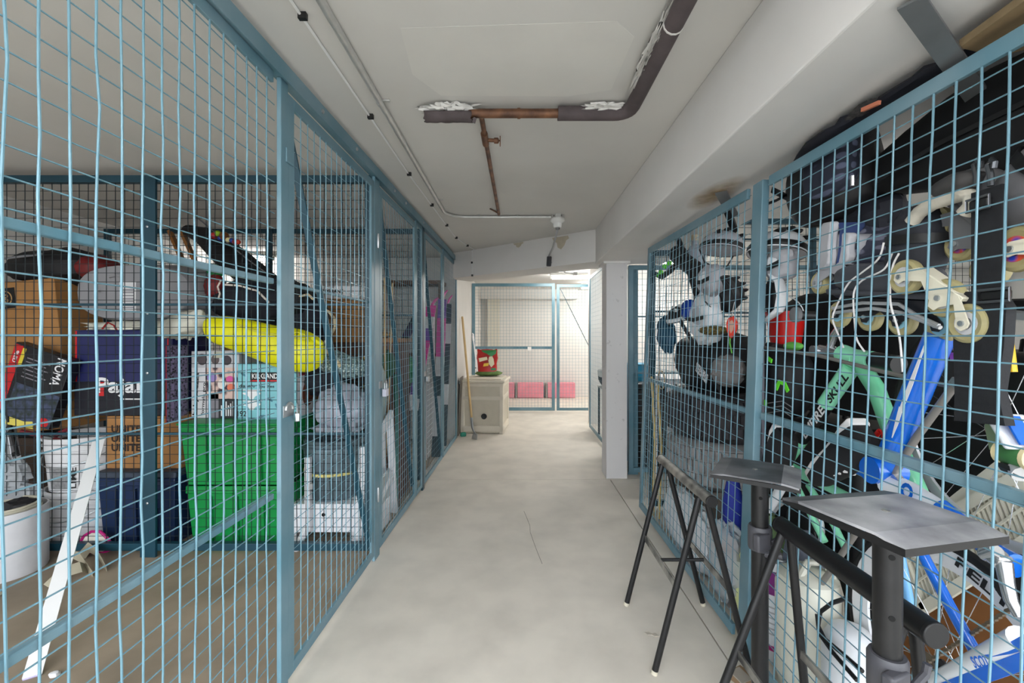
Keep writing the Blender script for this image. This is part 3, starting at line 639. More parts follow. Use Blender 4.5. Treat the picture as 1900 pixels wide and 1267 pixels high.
MB().lathe([(.5, 0), (.5, .001), (0, .001)], 18, Matrix.Translation((.1788, .01, .14)) @ Matrix.Rotation(PI / 2, 4, 'Y') @ Matrix.Diagonal((.16, .15, 1, 1))).build('baby_photo', mat('brown photo print', (120, 66, 46), .5, 0, .5, 20), db)
MB().bx(.1786, .1792, -.1, .02, .26, .31).build('side_stripe', mat('red brown print', (150, 40, 50), .5), db, smooth=0)
# --- yellow bag
yel = mat('fluorescent yellow bag fabric', (232, 228, 0), .42, 0, .1, 7, .25)
yb = thing('yellow_bag', 'bright yellow waterproof duffel bag slumped across the boxes', 'bag', (-1.45, 2.585, 1.1))
axis = [(378, 605, 14), (395, 612, 25), (430, 617, 32), (475, 630, 36), (520, 645, 40), (560, 652, 42), (590, 655, 32), (604, 652, 12)]
pts = []; rad = []
vs = []; n = 20
for i, (px, py, hh) in enumerate(axis):
    c = P(px, py, 2.585); h_ = hh * 2.585 / 820
    for k in range(n):
        a = 2 * PI * k / n; j = 1 + .09 * noise.noise(Vector((i * .7, math.cos(a) * 1.6, math.sin(a) * 1.6)))
        vs.append(c + Vector((0, math.cos(a) * h_ * .62 * j, math.sin(a) * h_ * j)))
fs = [(i * n + k, i * n + (k + 1) % n, (i + 1) * n + (k + 1) % n, (i + 1) * n + k) for i in range(len(axis) - 1) for k in range(n)] + [tuple(range(n)), tuple((len(axis) - 1) * n + k for k in range(n))]
o = MB().add(vs, fs).build('bag_body', yel, yb, world=True, smooth=70); sm = o.modifiers.new('sub', 'SUBSURF'); sm.levels = 1; sm.render_levels = 2
MB().ribbon([P(x, y, 2.53) for x, y in ((540, 622), (552, 616), (566, 620), (574, 634))], .018, .004, (0, 1, 0)).build('handle', yel, yb, world=True)
MB().ribbon([P(x, y, 2.525) for x, y in ((578, 626), (588, 634), (598, 640))], .016, .004, (0, .4, 1)).build('strap', yel, yb, world=True)
MB().ribbon([P(x, y, 2.513) for x, y in ((440, 602), (480, 616), (520, 622), (570, 630))], .012, .003, (0, 0, 1)).build('zip_flap', mat('darker yellow', (190, 186, 10), .5), yb, world=True)
MB().bx(-.285, -.24, -.058, -.05, -.0, .035).build('label_patch', mat('grey patch', (170, 170, 150), .6), yb)
# --- navy stack under/next
navy = mat('navy carton print', (28, 34, 92), .5, 0, .2, 6)
pj = carton('shoe_carton', 'dark navy shoe carton with white lettering behind the partition post', 'box', (-2.335, 2.78, .755), (.58, .32, .505), navy)
D = .32
front(pj, -.29, .29, 0, .2, D, mat('black blue print', (16, 16, 30), .5)); front(pj, -.155, -.115, .115, .2, D, inkr, off=.0016)
flet(pj, 'Pajar', -.01, .165, .3, .12, D, inkw, 0, .0026, .03); flet(pj, 'Van Lines', .03, .095, .16, .022, D, inkw) if False else front(pj, -.02, .12, .09, .1, D, inkw, off=.002, name='printed_line')
front(pj, -.285, -.275, .2, .5, D, inkr, off=.0016); front(pj, .26, .268, 0, .5, D, inkr, off=.0016)
pr = carton('printed_carton', 'dark speckled carton with red edges right of the navy shoe carton', 'box', (-1.985, 2.79, .722), (.085, .26, .44), pattern_mat('speckled dark print', 'vor', (24, 22, 30), (110, 100, 120), 60)) if False else None
ub = carton('moving_carton', 'brown moving carton printed UNITED three times below the navy carton', 'box', (-2.215, 2.77, .44), (.44, .3, .31), card, tape=mat('tape', (190, 150, 100), .4))
D = .3
for k, z in enumerate((.235, .18, .125)): flet(ub, 'UNITED', -.08, z, .22, .045, D, mat('dark brown ink', (44, 24, 10), .6), 0, .0022, .03)
flet(ub, 'Van Lines', -.08, .075, .09, .014, D, MATS['dark brown ink'])
tote('dark navy plastic tub on the floor under the moving carton', -2.44, -1.985, 2.56, 2.98, 0, .40, mat('dark navy plastic', (20, 42, 78), .45), name='plastic_tub')
lidn = MB().bx(-2.445, -1.975, 2.55, 2.99, .401, .44).build('tub_lid', mat('grey blue lid', (60, 70, 86), .6, 0, .2, 20), bevel=.01); tag(lidn, 'grey blue lid on the dark navy tub', 'lid')
ds = carton('speckled_carton', 'narrow dark carton with red edging between the navy carton and baby carton', 'box', (-2.018, 2.62, .722), (.045, .11, .45), pattern_mat('speckled dark print', 'vor', (24, 22, 30), (110, 100, 130), 60))
front(ds, -.0225, -.018, 0, .45, .11, inkr)
# --- grey baby bath on top
gp = mat('grey moulded plastic', (150, 150, 154), .5, 0, .06, 6, .03)
bt = thing('baby_bath', 'grey moulded plastic tub lying on its side above the navy carton', 'tub', (-2.33, 2.78, 1.285))
def oval(w_, h_, y, n=32, e=.75): return [(math.copysign(abs(math.cos(a)) ** e, math.cos(a)) * w_, y, math.copysign(abs(math.sin(a)) ** e, math.sin(a)) * h_ + .205) for a in [2 * PI * k / n for k in range(n)]]
vs = []; rings = ((.30, .13, -.10), (.34, .165, -.10), (.385, .185, .0), (.41, .2, .12), (.43, .205, .125), (.43, .205, .135), (.40, .19, .135), (.36, .17, .0), (.30, .14, -.09))
for a in rings: vs += oval(*a)
n = 32; fs = [(i * n + k, i * n + (k + 1) % n, (i + 1) * n + (k + 1) % n, (i + 1) * n + k) for i in range(len(rings) - 1) for k in range(n)] + [tuple(range(n - 1, -1, -1)), tuple((len(rings) - 1) * n + k for k in range(n))]
MB().add(vs, fs).build('shell', gp, bt, bevel=.006)
MB().bx(-.08, .02, -.104, -.1005, .09, .27).build('label_sheet', mat('white label', (226, 226, 228), .5), bt, smooth=0)
for k in range(7): MB().bx(-.07, .01, -.1052, -.104, .11 + k * .018, .116 + k * .018).build('printed_line', mat('grey print', (130, 126, 134)), bt, smooth=0)
MB().tube([(-.2, -.115, .21), (-.19, -.115, .21)], .006, 8).build('peg', gp, bt); MB().tube([(-.14, -.102, .3), (-.1, -.112, .31), (-.06, -.102, .3)], .01, 8).build('drain_grip', gp, bt)
cl = mat('off white cloth', (222, 220, 206), .9, 0, .1, 12, .3)
c1 = MB().blob((0, 0, 0), (.33, .12, .035), .3, 3, 2, 30, 12, fold=.3).build('folded_sheet', cl); c1.location = (-2.32, 2.74, 1.283); tag(c1, 'off white folded sheet under the grey plastic tub', 'cloth')
c2_ = MB().blob((0, 0, 0), (.17, .1, .075), .3, 2.2, 5, 26, 14, fold=.35, R=Euler((0, -.3, 0)).to_matrix()).build('crumpled_cloth', cl); c2_.location = P(345, 603, 2.66); tag(c2_, 'crumpled off white cloth left of the yellow bag', 'cloth')
rs = MB().tube([P(x, y, 2.6) for x, y in ((190, 610), (200, 598), (212, 604), (216, 612))], .008, 6, flat=.4).build('red_strap', mat('red webbing', (190, 30, 34), .7)); tag(rs, 'small red strap loop on top of the navy carton', 'strap')
# --- far left tall carton + NOMA box + bag
tc = carton('tall_carton', 'tall tilted brown carton with black square logo at the left edge', 'box', (-2.985, 2.84, .64), (.50, .3, .92), mat('brown carton', (176, 128, 76), .8, 0, .12, 12, .03), (0, -.10, .02))
D = .3
MB().bx(-.12, .01, -D / 2 - .0012, -D / 2, .76, .885).build('logo_square', inkb, tc, smooth=0)
MB().tube([(-.055 + .045 * math.cos(a), -D / 2 - .002, .822 + .045 * math.sin(a)) for a in [2 * PI * k / 28 for k in range(28)]], .0035, 5, closed=True).build('logo_ring', mat('tan ink', (190, 150, 96), .6), tc)
flet(tc, '86', -.055, .822, .05, .05, D, MATS['tan ink'], PI / 2)
lbx = carton('support_carton', 'plain dark carton under the tall tilted carton', 'box', (-3.03, 2.86, 0), (.5, .3, .6), mat('dark carton', (70, 56, 46), .8))
nb = thing('lights_box', 'black string light box with red edge leaning before the tall carton', 'box', (-2.86, 2.575, .74), (0, .33, 0))
nm = .07
MB().bx(-.17, .17, -.03, .03, 0, .42).build('carton', mat('black carton print', (22, 22, 28), .4), nb, bevel=.003)
flet(nb, 'NOMA', .115, .33, .16, .055, .06, inkw, -PI / 2, .0015)
MB().bx(-.17, -.12, -.0315, -.03, .02, .41).build('red_strip', inkr, nb, smooth=0); MB().bx(-.12, -.1, -.0316, -.03, .3, .4).build('yellow_strip', mat('yellow ink', (220, 200, 60), .5), nb, smooth=0)
MB().bx(-.1, .17, -.0312, -.03, .0, .2).build('photo_print', mat('night photo print', (70, 80, 110), .4, 0, 0, 30, 0, rgb2=(34, 44, 30), detail=8), nb, smooth=0)
for k in range(6): MB().bx(-.08, .04 + .02 * (k % 2), -.0314, -.03, .24 + k * .022, .246 + k * .022).build('printed_line', mat('grey print', (130, 126, 134)), nb, smooth=0)
flet(nb, '9LED', -.145, .34, .07, .024, .06, inkw, -PI / 2, .0026)
MB().lathe([(.028, 0), (.028, .001), (0, .001)], 16, Matrix.Translation((.13, -.0315, .03)) @ Matrix.Rotation(PI / 2, 4, 'X')).build('round_badge', inkr, nb)
yf = MB().prism([(-.09, 0), (.08, -.03), (.05, .08), (-.06, .11)], 0, .004, Matrix.Translation((-2.86, 2.545, .72)) @ Matrix.Rotation(1.35, 4, 'X')).build('yellow_card', mat('pale yellow card', (222, 206, 96), .6)); tag(yf, 'pale yellow card sticking out below the black light box', 'card')
bg = thing('dark_holdall', 'black holdall with red end on top of the tall carton', 'bag', (-2.92, 2.82, 1.6))
MB().blob((0, 0, .06), (.32, .14, .12), .2, 2, 8, 26, 14).build('bag_body', mat('black nylon', (22, 22, 26), .6, 0, .3, 12, .3), bg); MB().blob((.27, -.02, .05), (.1, .12, .085), .15, 2, 4).build('red_end', mat('dark red nylon', (120, 26, 26), .6, 0, .3, 12, .3), bg)
MB().ribbon([(-.28, -.15, .08), (-.1, -.16, .1), (.05, -.15, .12)], .012, .003, (0, 0, 1)).build('strap', mat('grey webbing', (120, 120, 124), .7), bg)
# --- buckets
wp = mat('white pail plastic', (226, 226, 228), .45, 0, .06, 5)
def pail(label, c, r0, r1, h, group):
    t = thing('plastic_pail', label, 'bucket', c, group=group)
    MB().lathe([(0, 0), (r0, 0), (r0 + (r1 - r0) * .72, h * .72), (r1 * 1.02, h * .73), (r1 * 1.02, h * .76), (r1 * .99, h * .77), (r1, h * .84), (r1 * 1.03, h * .845), (r1 * 1.03, h * .875), (r1, h * .88), (r1 * 1.01, h * .95), (r1 * 1.05, h * .955), (r1 * 1.05, h), (r1 * .97, h), (r1 * .93, h * .6), (0, h * .6)], 36).build('pail_body', wp, t)
    MB().tube([(r1 * 1.04 * math.cos(a), r1 * 1.04 * math.sin(a), h * .8 - .10 * math.sin(a - PI)) for a in [PI + PI * k / 14 for k in range(15)]], .003, 6).build('wire_handle', zinc, t)
    for s in (-1, 1): MB().lathe([(.018, 0), (.018, .012), (0, .012)], 10, Matrix.Translation((s * r1, 0, h * .8)) @ Matrix.Rotation(s * PI / 2, 4, 'Y')).build('handle_ear', wp, t)
    return t
pail('lower white plastic pail standing on the floor of the second cage', (-2.635, 2.71, 0), .165, .188, .325, 'white pails stacked in the second cage')
pu = pail('upper white plastic pail with printed label, stacked on another pail', (-2.625, 2.70, .326), .165, .188, .31, 'white pails stacked in the second cage')
lab = MB(); n = 10
def arc(r, a0, a1, z0, z1, m, nm, parent):
    vs = [];
    for z, rr in ((z0, r(z0)), (z1, r(z1))):
        for k in range(n + 1):
            a = a0 + (a1 - a0) * k / n; vs.append((math.cos(a) * rr, math.sin(a) * rr, z))
    return MB().add(vs, [(k, k + 1, n + 2 + k, n + 1 + k) for k in range(n)]).build(nm, m, parent)
rf = lambda z: .165 + .023 * z / .31 + .0015
arc(rf, -PI / 2 - .35, -PI / 2 + .3, .02, .15, mat('grey label print', (150, 150, 152), .5, 0, .3, 60), 'label_sheet', pu)
arc(lambda z: rf(z) + .001, -PI / 2 + .3, -PI / 2 + .6, .02, .15, inkw, 'label_sheet', pu)
lettering('LIME', W(pu, .075, -.165, .085), (0, 0, 1), (-.93, -.37, 0), .12, .03, inkb, pu)
rp = thing('red_tool', 'maroon handled tool lying across the rim of the upper pail', 'tool', (-2.72, 2.6, .65))
MB().tube([P(x, y, 2.57) for x, y in ((40, 800), (75, 808), (105, 816), (146, 824))], [.012, .014, .013, .01], 8).build('handle', mat('maroon grip', (120, 34, 44), .6), rp, world=True)
MB().tube([P(x, y, 2.568) for x, y in ((84, 811), (100, 815))], .0145, 8).build('ferrule', zinc, rp, world=True)
MB().tube([P(x, y, 2.6) for x, y in ((100, 812), (112, 802), (128, 796))], .011, 8).build('jaw', mat('maroon grip', (120, 34, 44)), rp, world=True)
# --- pink rimmed bowl
pk = thing('pink_rim_tray', 'small cream tray with magenta rim standing on edge by the lower pail', 'tray', P(178, 1006, 2.505))
sh = [P(x, y, 2.503) for x, y in ((170, 986), (186, 986), (197, 996), (206, 1008), (204, 1020), (190, 1026), (166, 1024), (152, 1018), (148, 1008), (156, 994))]
MB().tube(sh, .008, 8, closed=True).build('rim', mat('magenta rubber', (190, 24, 120), .5), pk, world=True)
MB().add(sh + [q + Vector((0, .006, 0)) for q in sh], [tuple(range(9, -1, -1)), tuple(range(10, 20))] + [(k, (k + 1) % 10, 10 + (k + 1) % 10, 10 + k) for k in range(10)]).build('tray_face', mat('cream tray', (226, 220, 206), .5), pk, world=True, smooth=0)
MB().bar(P(166, 1010, 2.499), P(166, 1018, 2.499), .01, .003).build('printed_mark', navy, pk, world=True)
# --- cage one: drum, strip, paper
dr = thing('white_drum', 'white round drum holding coiled cable at the left edge', 'container', (-2.665, 2.295, 0), (0, .0, 0))
MB().lathe([(0, .0), (.158, .0), (.162, .01), (.162, .33), (.155, .33), (.153, .03), (0, .03)], 40).build('drum_wall', mat('white drum', (214, 214, 218), .6, 0, .05, 20, .05), dr)
MB().tube([(.135 * (1 - .001 * k) * math.cos(k * .3), .135 * (1 - .001 * k) * math.sin(k * .3), .305 + .0006 * k) for k in range(70)], .0075, 6).build('coiled_cable', mat('beige cable', (190, 184, 166), .6), dr)
MB().blob((.02, .04, .28), (.1, .09, .08), .4, 2.5, 3).build('black_contents', mat('black nylon', (22, 22, 26)), dr)
wb = thing('white_trim_strip', 'long thin white trim board leaning inside the nearest left cage', 'board', F_(60, 1258) if False else (-1.735, 1.58, 0))
MB().bar((-1.735, 1.58, .006), (-2.305, 2.435, .655), .05, .007, hint=(.55, -.8, 0)).build('strip', mat('white trim', (232, 232, 232), .5), wb, world=True)
MB().bar((-1.735, 1.58, .0), (-1.7375, 1.5835, .004), .046, .012, hint=(.55, -.8, 0)).build('strip_end', mat('lilac end', (190, 180, 214), .6), wb, world=True)
pap = mat('beige paper strip', (176, 168, 146), .8, 0, .08, 20)
for i, (pts, lab) in enumerate(((((90, 1092), (120, 1082), (150, 1072), (163, 1058)), 'curled beige paper strip on the cage floor, frontmost'), (((112, 1058), (130, 1048), (146, 1052), (172, 1070)), 'curled beige paper strip on the cage floor, in the middle'), (((150, 1036), (165, 1034), (180, 1044), (198, 1060)), 'curled beige paper strip on the cage floor, rearmost by the pails'))):
    q = []
    for k, (x, y) in enumerate(pts):
        Y = 820 * 1.22 / (y - 625); p = P(x, y, Y); p.z = .006 + (.05 if k in (1, 2) else 0); q.append(p)
    o = MB().ribbon(q, .055, .0015, (-.5, .2, .75)).build('paper_strip', pap); tag(o, lab, 'paper', 'paper strips on the cage floor')
db_ = MB().blob((0, 0, .01), (.018, .014, .01), .3, 2, 1, 10, 8).build('white_crumb', wp); db_.location = (-1.66, 1.585, 0); tag(db_, 'tiny white crumb on the floor beside the white strip', 'scrap')
dsc = MB().lathe([(0, 0), (.05, 0), (.052, .004), (0, .006)], 20).build('round_lid', pap); dsc.location = (-2.48, 2.06, 0); tag(dsc, 'small beige round lid on the floor before the white drum', 'lid')
# --- folding ladder and plastic bags far left
al = mat('aluminium', (176, 178, 182), .35, .6, .1, 20)
ld = thing('step_ladder', 'aluminium folding ladder standing behind the left pails', 'ladder', (-2.9, 2.58, 0))
for (a, b) in (((8, 730), (38, 912)), ((-52, 730), (-30, 912))):
    rl = MB().bar(P(*a, 2.575), P(*b, 2.56), .05, .022, hint=(1, 0, 0)).build('side_rail', al, ld, world=True, bevel=.003)
for k in range(4):
    MB().bar(P(-45 + k * 6, 760 + k * 42, 2.58), P(14 + k * 7, 760 + k * 42, 2.58), .03, .03).build('rung', al, ld, world=True)
MB().bar(P(8, 745, 2.55), P(50, 912, 2.545), .012, .012).build('brace', blackpl, ld, world=True)
for k in range(4): 
    q = P(14 + k * 7.2, 762 + k * 40, 2.555)
    MB().tube([q, q + Vector((0, -.012, 0))], .012, 10).build('rivet', blackpl, ld, world=True)
clear = mat('clear plastic film', (190, 195, 200), .25, 0, 0, 10, .4, alpha=.55)
for i, (px, py, r, lb) in enumerate(((22, 880, .09, 'crumpled clear plastic bag left of the pails, upper'), (40, 930, .1, 'crumpled clear plastic bag left of the pails, lower'))):
    o = MB().blob((0, 0, 0), (r, r * .45, r), .4, 3, i + 2, 20, 14, fold=.5).build('plastic_bag', clear); o.location = P(px, py, 2.515); tag(o, lb, 'bag', 'clear plastic bags')
# --- ski bag, planks, toys, backpack
blackny = mat('black nylon', (22, 22, 26))
sk = thing('ski_bag', 'long black padded ski bag lying diagonally behind the partition', 'bag', (-1.75, 3.2, 1.3))
sp = [P(x, y, Y) for x, y, Y in ((352, 428, 3.25), (385, 440, 3.2), (430, 478, 3.15), (475, 515, 3.1), (520, 548, 3.05), (545, 566, 3.02))]
MB().tube(sp, [.06, .10, .135, .135, .12, .08], 14, flat=.7).build('bag_body', blackny, sk, world=True)
MB().ribbon([p + Vector((.0, -.09, .11)) for p in sp[1:5]], .02, .004, (0, 1, 0)).build('strap', mat('grey webbing', (120, 120, 124)), sk, world=True)
for i, (a, b) in enumerate((((316, 430), (352, 515)), ((338, 430), (372, 508)))):
    o = MB().bar(P(*a, 3.3), P(*b, 3.2), .05, .018, hint=(1, 0, 0)).build('wood_plank', mat('honey wood', (160, 106, 52), .55, 0, .25, 6)); tag(o, ('left' if i == 0 else 'right') + ' one of two brown wood planks beside the black ski bag', 'plank', 'planks beside the ski bag')
tm = thing('bead_toy', 'string of coloured toy beads hanging above the black ski bag', 'toy', P(420, 440, 2.95))
for i, (x, y, c, r) in enumerate(((397, 437, (180, 30, 40), .022), (404, 433, (150, 190, 40), .02), (409, 442, (30, 60, 150), .018), (416, 438, (120, 70, 30), .03), (423, 445, (235, 225, 170), .016), (430, 446, (40, 70, 160), .016), (437, 449, (190, 40, 40), .02), (442, 449, (200, 60, 40), .016))):
    MB().blob(P(x, y, 2.95), (r, r, r), 0, 1, 0, 12, 8).build('bead', mat('bead %d' % i, c, .35), tm, world=True)
MB().tube([P(x, y, 2.95) for x, y in ((394, 436), (416, 442), (443, 449), (444, 466))], .004, 5).build('string', blackpl, tm, world=True)
gm = MB().blob((0, 0, 0), (.05, .04, .05), .1, 2, 1).build('green_ball', mat('green toy', (20, 140, 70), .4)); gm.location = P(398, 504, 2.9); tag(gm, 'small green rounded toy between ski bag and grey tub', 'toy')
bp_ = thing('black_backpack', 'large black backpack above the yellow bag', 'backpack', P(480, 562, 2.85))
nv = mat('navy black cloth', (26, 28, 40), .8, 0, .3, 9, .4)
MB().blob((-.02, 0, 0), (.25, .16, .17), .22, 2, 11, 26, 16, fold=.2).build('bag_body', nv, bp_); MB().blob((.18, .02, .02), (.14, .13, .13), .25, 2, 13, 22, 14, fold=.2).build('side_pocket', blackny, bp_)
MB().tube([P(x, y, 2.64) for x, y in ((410, 520), (404, 532), (408, 545), (405, 555))], .005, 6).build('white_cord', mat('white cord', (225, 215, 205), .7), bp_, world=True)
MB().tube([P(x, y, 2.66) for x, y in ((415, 528), (445, 530), (478, 540), (500, 562))], .006, 6).build('piping', mat('white cord', (225, 215, 205)), bp_, world=True)
rd = MB().blob((0, 0, 0), (.06, .05, .07), .2, 2, 3).build('red_pouch', mat('dark red nylon', (120, 26, 26))); rd.location = P(398, 530, 2.75); tag(rd, 'small dark red pouch left of the black backpack', 'pouch')
sup1 = carton('plain_carton', 'plain brown carton supporting the backpack behind the green totes', 'box', (-1.77, 3.27, 0), (.75, .4, 1.0), card)
sup2 = carton('plain_carton', 'plain brown carton stacked higher at the back of the second cage', 'box', (-1.75, 3.27, 1.0), (.6, .4, .2), card)
bk = thing('black_tote_bag', 'black shopping bag with white oval piping behind the first mesh door', 'bag', P(562, 590, 2.95))
MB().blob((0, 0, 0), (.17, .12, .2), .15, 2, 21, 24, 16).build('bag_body', nv, bk)
rk = thing('wooden_hoop', 'cream wooden hoop racket edge curving beside the yellow bag', 'racket', P(605, 590, 2.8))
MB().tube([P(x, y, 2.75) for x, y in ((600, 572), (612, 580), (621, 592), (622, 606), (612, 624), (600, 638), (590, 650))], .016, 8, flat=.5).build('frame_hoop', mat('cream wood', (222, 204, 166), .5), rk, world=True)
MB().tube([P(x, y, 2.75) for x, y in ((590, 650), (598, 645), (620, 664), (632, 680))], .012, 8).build('throat', MATS['cream wood'], rk, world=True)
MB().tube([P(x, y, 2.8) for x, y in ((544, 570), (556, 550), (572, 546), (582, 556))], .008, 6).build('carry_loop', mat('tan cord', (205, 185, 150), .6), rk, world=True)
# boxes at the back seen through the first door
lb = carton('long_white_box', 'long white box with black letters on the shelf behind the doors', 'box', (-1.34, 3.36, 1.501), (.34, .2, .095), mat('white print', (225, 224, 226)))
flet(lb, 'NYIAANE', -.02, .055, .15, .03, .2, inkb)
sh_ = thing('wall_shelf', 'brown back shelf board with white edge strip crossing the third cage', 'shelf', (-1.3, 5.1, 0))
MB().bx(-2.3, -.85, 5.0, 5.28, 1.82, 1.86).build('shelf_board', mat('brown shelf wood', (120, 88, 66), .7), sh_, world=True)
MB().bx(-2.3, -1.55, 4.97, 5.0, 1.78, 1.87).build('edge_strip', mat('white trim', (232, 232, 232)), sh_, world=True)
MB().bx(-2.3, -.85, 5.02, 5.28, 1.0, 1.03).build('shelf_board', MATS['brown shelf wood'], sh_, world=True)
for x in (-2.28, -.9): MB().bx(x, x + .03, 5.02, 5.28, 0, 1.82).build('shelf_side', MATS['brown shelf wood'], sh_, world=True)
dwm = mat('dark brown drawer wood', (92, 56, 38), .55, 0, .25, 8)
dw = thing('wood_chest', 'dark brown wooden chest with drawers behind the first mesh door', 'chest', (-1.12, 3.38, 0))
MB().bx(-.23, .25, -.16, .16, 0, 1.18).build('chest_body', dwm, dw, bevel=.004)
MB().bx(-.25, .27, -.18, .18, 1.18, 1.21).build('chest_top', mat('honey wood', (160, 106, 52)), dw, bevel=.003)
for z in (.98, .78, .58, .38): MB().bx(-.21, .23, -.172, -.16, z, z + .17).build('drawer', dwm, dw, bevel=.004)
for z in (.98, .78, .58, .38): MB().lathe([(.012, 0), (.014, .015), (0, .018)], 10, Matrix.Translation((.01, -.172, z + .085)) @ Matrix.Rotation(PI / 2, 4, 'X')).build('knob', brass, dw)
tr = MB().blob((0, 0, 0), (.14, .1, .03), .1, 2, 4).build('wicker_tray', mat('tan wicker', (190, 150, 96), .8, 0, .3, 60, .4)); tr.location = (-1.1, 3.38, 1.235); tag(tr, 'tan wicker tray on top of the dark wooden chest', 'tray')
ob = carton('open_carton', 'brown carton on top of the back stack behind the ski bag', 'box', (-1.34, 3.38, 1.21), (.4, .28, .29), card)
pc_ = MB().blob((0, 0, 0), (.19, .1, .07), .3, 2.5, 9, 26, 14, fold=.4, R=Euler((0, .25, 0)).to_matrix()).build('patterned_cloth', pattern_mat('dotted grey green cloth', 'vor', (196, 210, 205), (112, 134, 134), 70)); pc_.location = P(632, 676, 2.85); tag(pc_, 'grey green patterned cloth draped above the silver bag', 'cloth')
drk = MB().blob((0, 0, 0), (.16, .1, .09), .3, 2, 14, 22, 14, fold=.3).build('dark_clothing', nv); drk.location = P(600, 705, 2.85); tag(drk, 'dark clothing bundle left of the silver bag', 'cloth')
sv = mat('silver grey nylon', (176, 178, 192), .38, .1, .2, 8, .35)
sb = thing('silver_bag', 'silver grey nylon bag resting in the metal tub', 'bag', P(640, 760, 2.78))
MB().blob((0, 0, .0), (.17, .14, .16), .2, 2, 31, 28, 18, fold=.25).build('bag_body', sv, sb); MB().blob((-.02, -.04, -.105), (.16, .12, .035), .15, 2, 3).build('base_roll', sv, sb)
mt = thing('metal_tub', 'round grey metal tub with yellow band on a white cabinet', 'tub', (-1.145, 2.79, .235))
MB().lathe([(0, 0), (.15, 0), (.158, .02), (.165, .12), (.178, .2), (.185, .27), (.187, .30), (.197, .305), (.197, .32), (.185, .325), (.19, .36), (.18, .365), (.17, .3), (0, .3)], 40).build('tub_wall', mat('blue grey metal', (116, 132, 142), .32, .45, .3, 14), mt)
MB().lathe([(.180, .155), (.183, .155), (.1865, .172), (.183, .172)], 40, close=False).build('yellow_band', mat('pale yellow band', (222, 208, 130), .5), mt)
for k in range(18):
    a = 2 * PI * k / 18; MB().bar((.161 * math.cos(a), .161 * math.sin(a), .02), (.178 * math.cos(a), .178 * math.sin(a), .15), .012, .006).build('stave_rib', MATS['blue grey metal'], mt)
wl = mat('white laminate', (226, 226, 230), .45)
wc = thing('white_cabinet', 'low white cabinet with round hole under the metal tub', 'cabinet', (-1.145, 2.80, 0))
MB().bx(-.2, .2, -.19, .19, .07, .233).build('cabinet_body', wl, wc, bevel=.004); MB().bx(-.2, .2, -.2, -.19, .07, .1).build('front_rail', wl, wc, bevel=.003)
for sx in (-.19, .16): MB().bx(sx, sx + .03, -.18, -.15, 0, .07).build('foot', wl, wc)
for sx in (-.19, .16): MB().bx(sx, sx + .03, .15, .18, 0, .07).build('foot', wl, wc)
MB().tube([(.0, -.1915, .17), (.0, -.186, .17)], .011, 12).build('hole', mat('hole black', (4, 4, 4), .9), wc)
lg_ = thing('white_leg_frame', 'white splayed leg frame standing beside the green totes', 'frame', (-1.27, 2.55, 0))
MB().bar(P(572, 848, 2.6), P(572, 985, 2.58), .035, .03).build('upright', wl, lg_, world=True, bevel=.003); MB().bar(P(572, 975, 2.57), (-1.27, 2.52, .0), .035, .03).build('splayed_foot', wl, lg_, world=True, bevel=.003)
MB().box(P(578, 902, 2.575), (.02, .02, .03)).build('bracket', zinc, lg_, world=True)
# seen through the second door
st = thing('white_step_stool', 'white A shaped step stool behind the second mesh door', 'stool', (-.9, 2.8, 0))
for (a, b) in (((-.86, 2.56, 0), (-.86, 2.66, .56)), ((-.86, 3.08, 0), (-.86, 2.98, .68))): MB().bar(a, b, .03, .045).build('leg', wl, st, world=True, bevel=.003)
for (a, b) in (((-.925, 2.56, 0), (-.925, 2.66, .56)), ((-.925, 3.08, 0), (-.925, 2.98, .68))): MB().bar(a, b, .03, .045).build('leg', wl, st, world=True, bevel=.003)
MB().bar((-.86, 2.60, .54), (-.86, 3.02, .70), .03, .05).build('handrail', wl, st, world=True, bevel=.003); MB().bar((-.86, 2.58, .16), (-.86, 3.05, .3), .03, .04).build('stretcher', wl, st, world=True, bevel=.003)
MB().bx(-.935, -.85, 2.6, 2.95, .0, .16).build('step_box', wl, st, world=True, bevel=.004)
sbx = thing('silver_tin', 'small silver tin box inside the white step stool', 'tin', (-.893, 2.85, .161)); MB().bx(-.04, .04, -.1, .1, 0, .17).build('tin_body', zinc, sbx, bevel=.006); MB().bx(-.042, .042, -.102, .102, .17, .185).build('tin_lid', zinc, sbx, bevel=.004)
pn = thing('wooden_screen', 'tall brown wooden panel standing behind the second mesh door', 'panel', (-1.0, 3.55, 0)); MB().bx(-.12, .13, -.015, .015, 0, 1.16).build('panel_board', mat('brown shelf wood', (120, 88, 66)), pn); 
for x in (-.08, 0, .08): MB().bx(x - .002, x + .002, -.0165, -.015, 0, 1.16).build('groove', dwm, pn)
gsack = MB().blob((0, 0, 0), (.06, .13, .2), .2, 2, 41, 22, 16, fold=.3).build('grey_sack', mat('grey green tarp', (160, 172, 168), .6, 0, .2, 8, .3)); gsack.location = (-.93, 2.92, .84); tag(gsack, 'grey green tarpaulin sack draped on the white step stool', 'sack')
for i, (a, b) in enumerate((((-.93, 3.05, .75), (-.9, 3.0, 1.62)), ((-.95, 3.1, .75), (-.88, 3.12, 1.6)), ((-.92, 3.12, .75), (-.95, 2.95, 1.55)))):
    a, b = Vector(a), Vector(b); a.z = 0; o = MB().tube([a, (a + b) / 2 + Vector((.01, 0, 0)), b], .007, 6).build('bamboo_cane', mat('bamboo', (206, 180, 140), .6, 0, .2, 10)); tag(o, 'thin bamboo cane in the %s behind the second mesh door' % ('middle', 'right', 'left')[i], 'cane', 'bamboo canes')
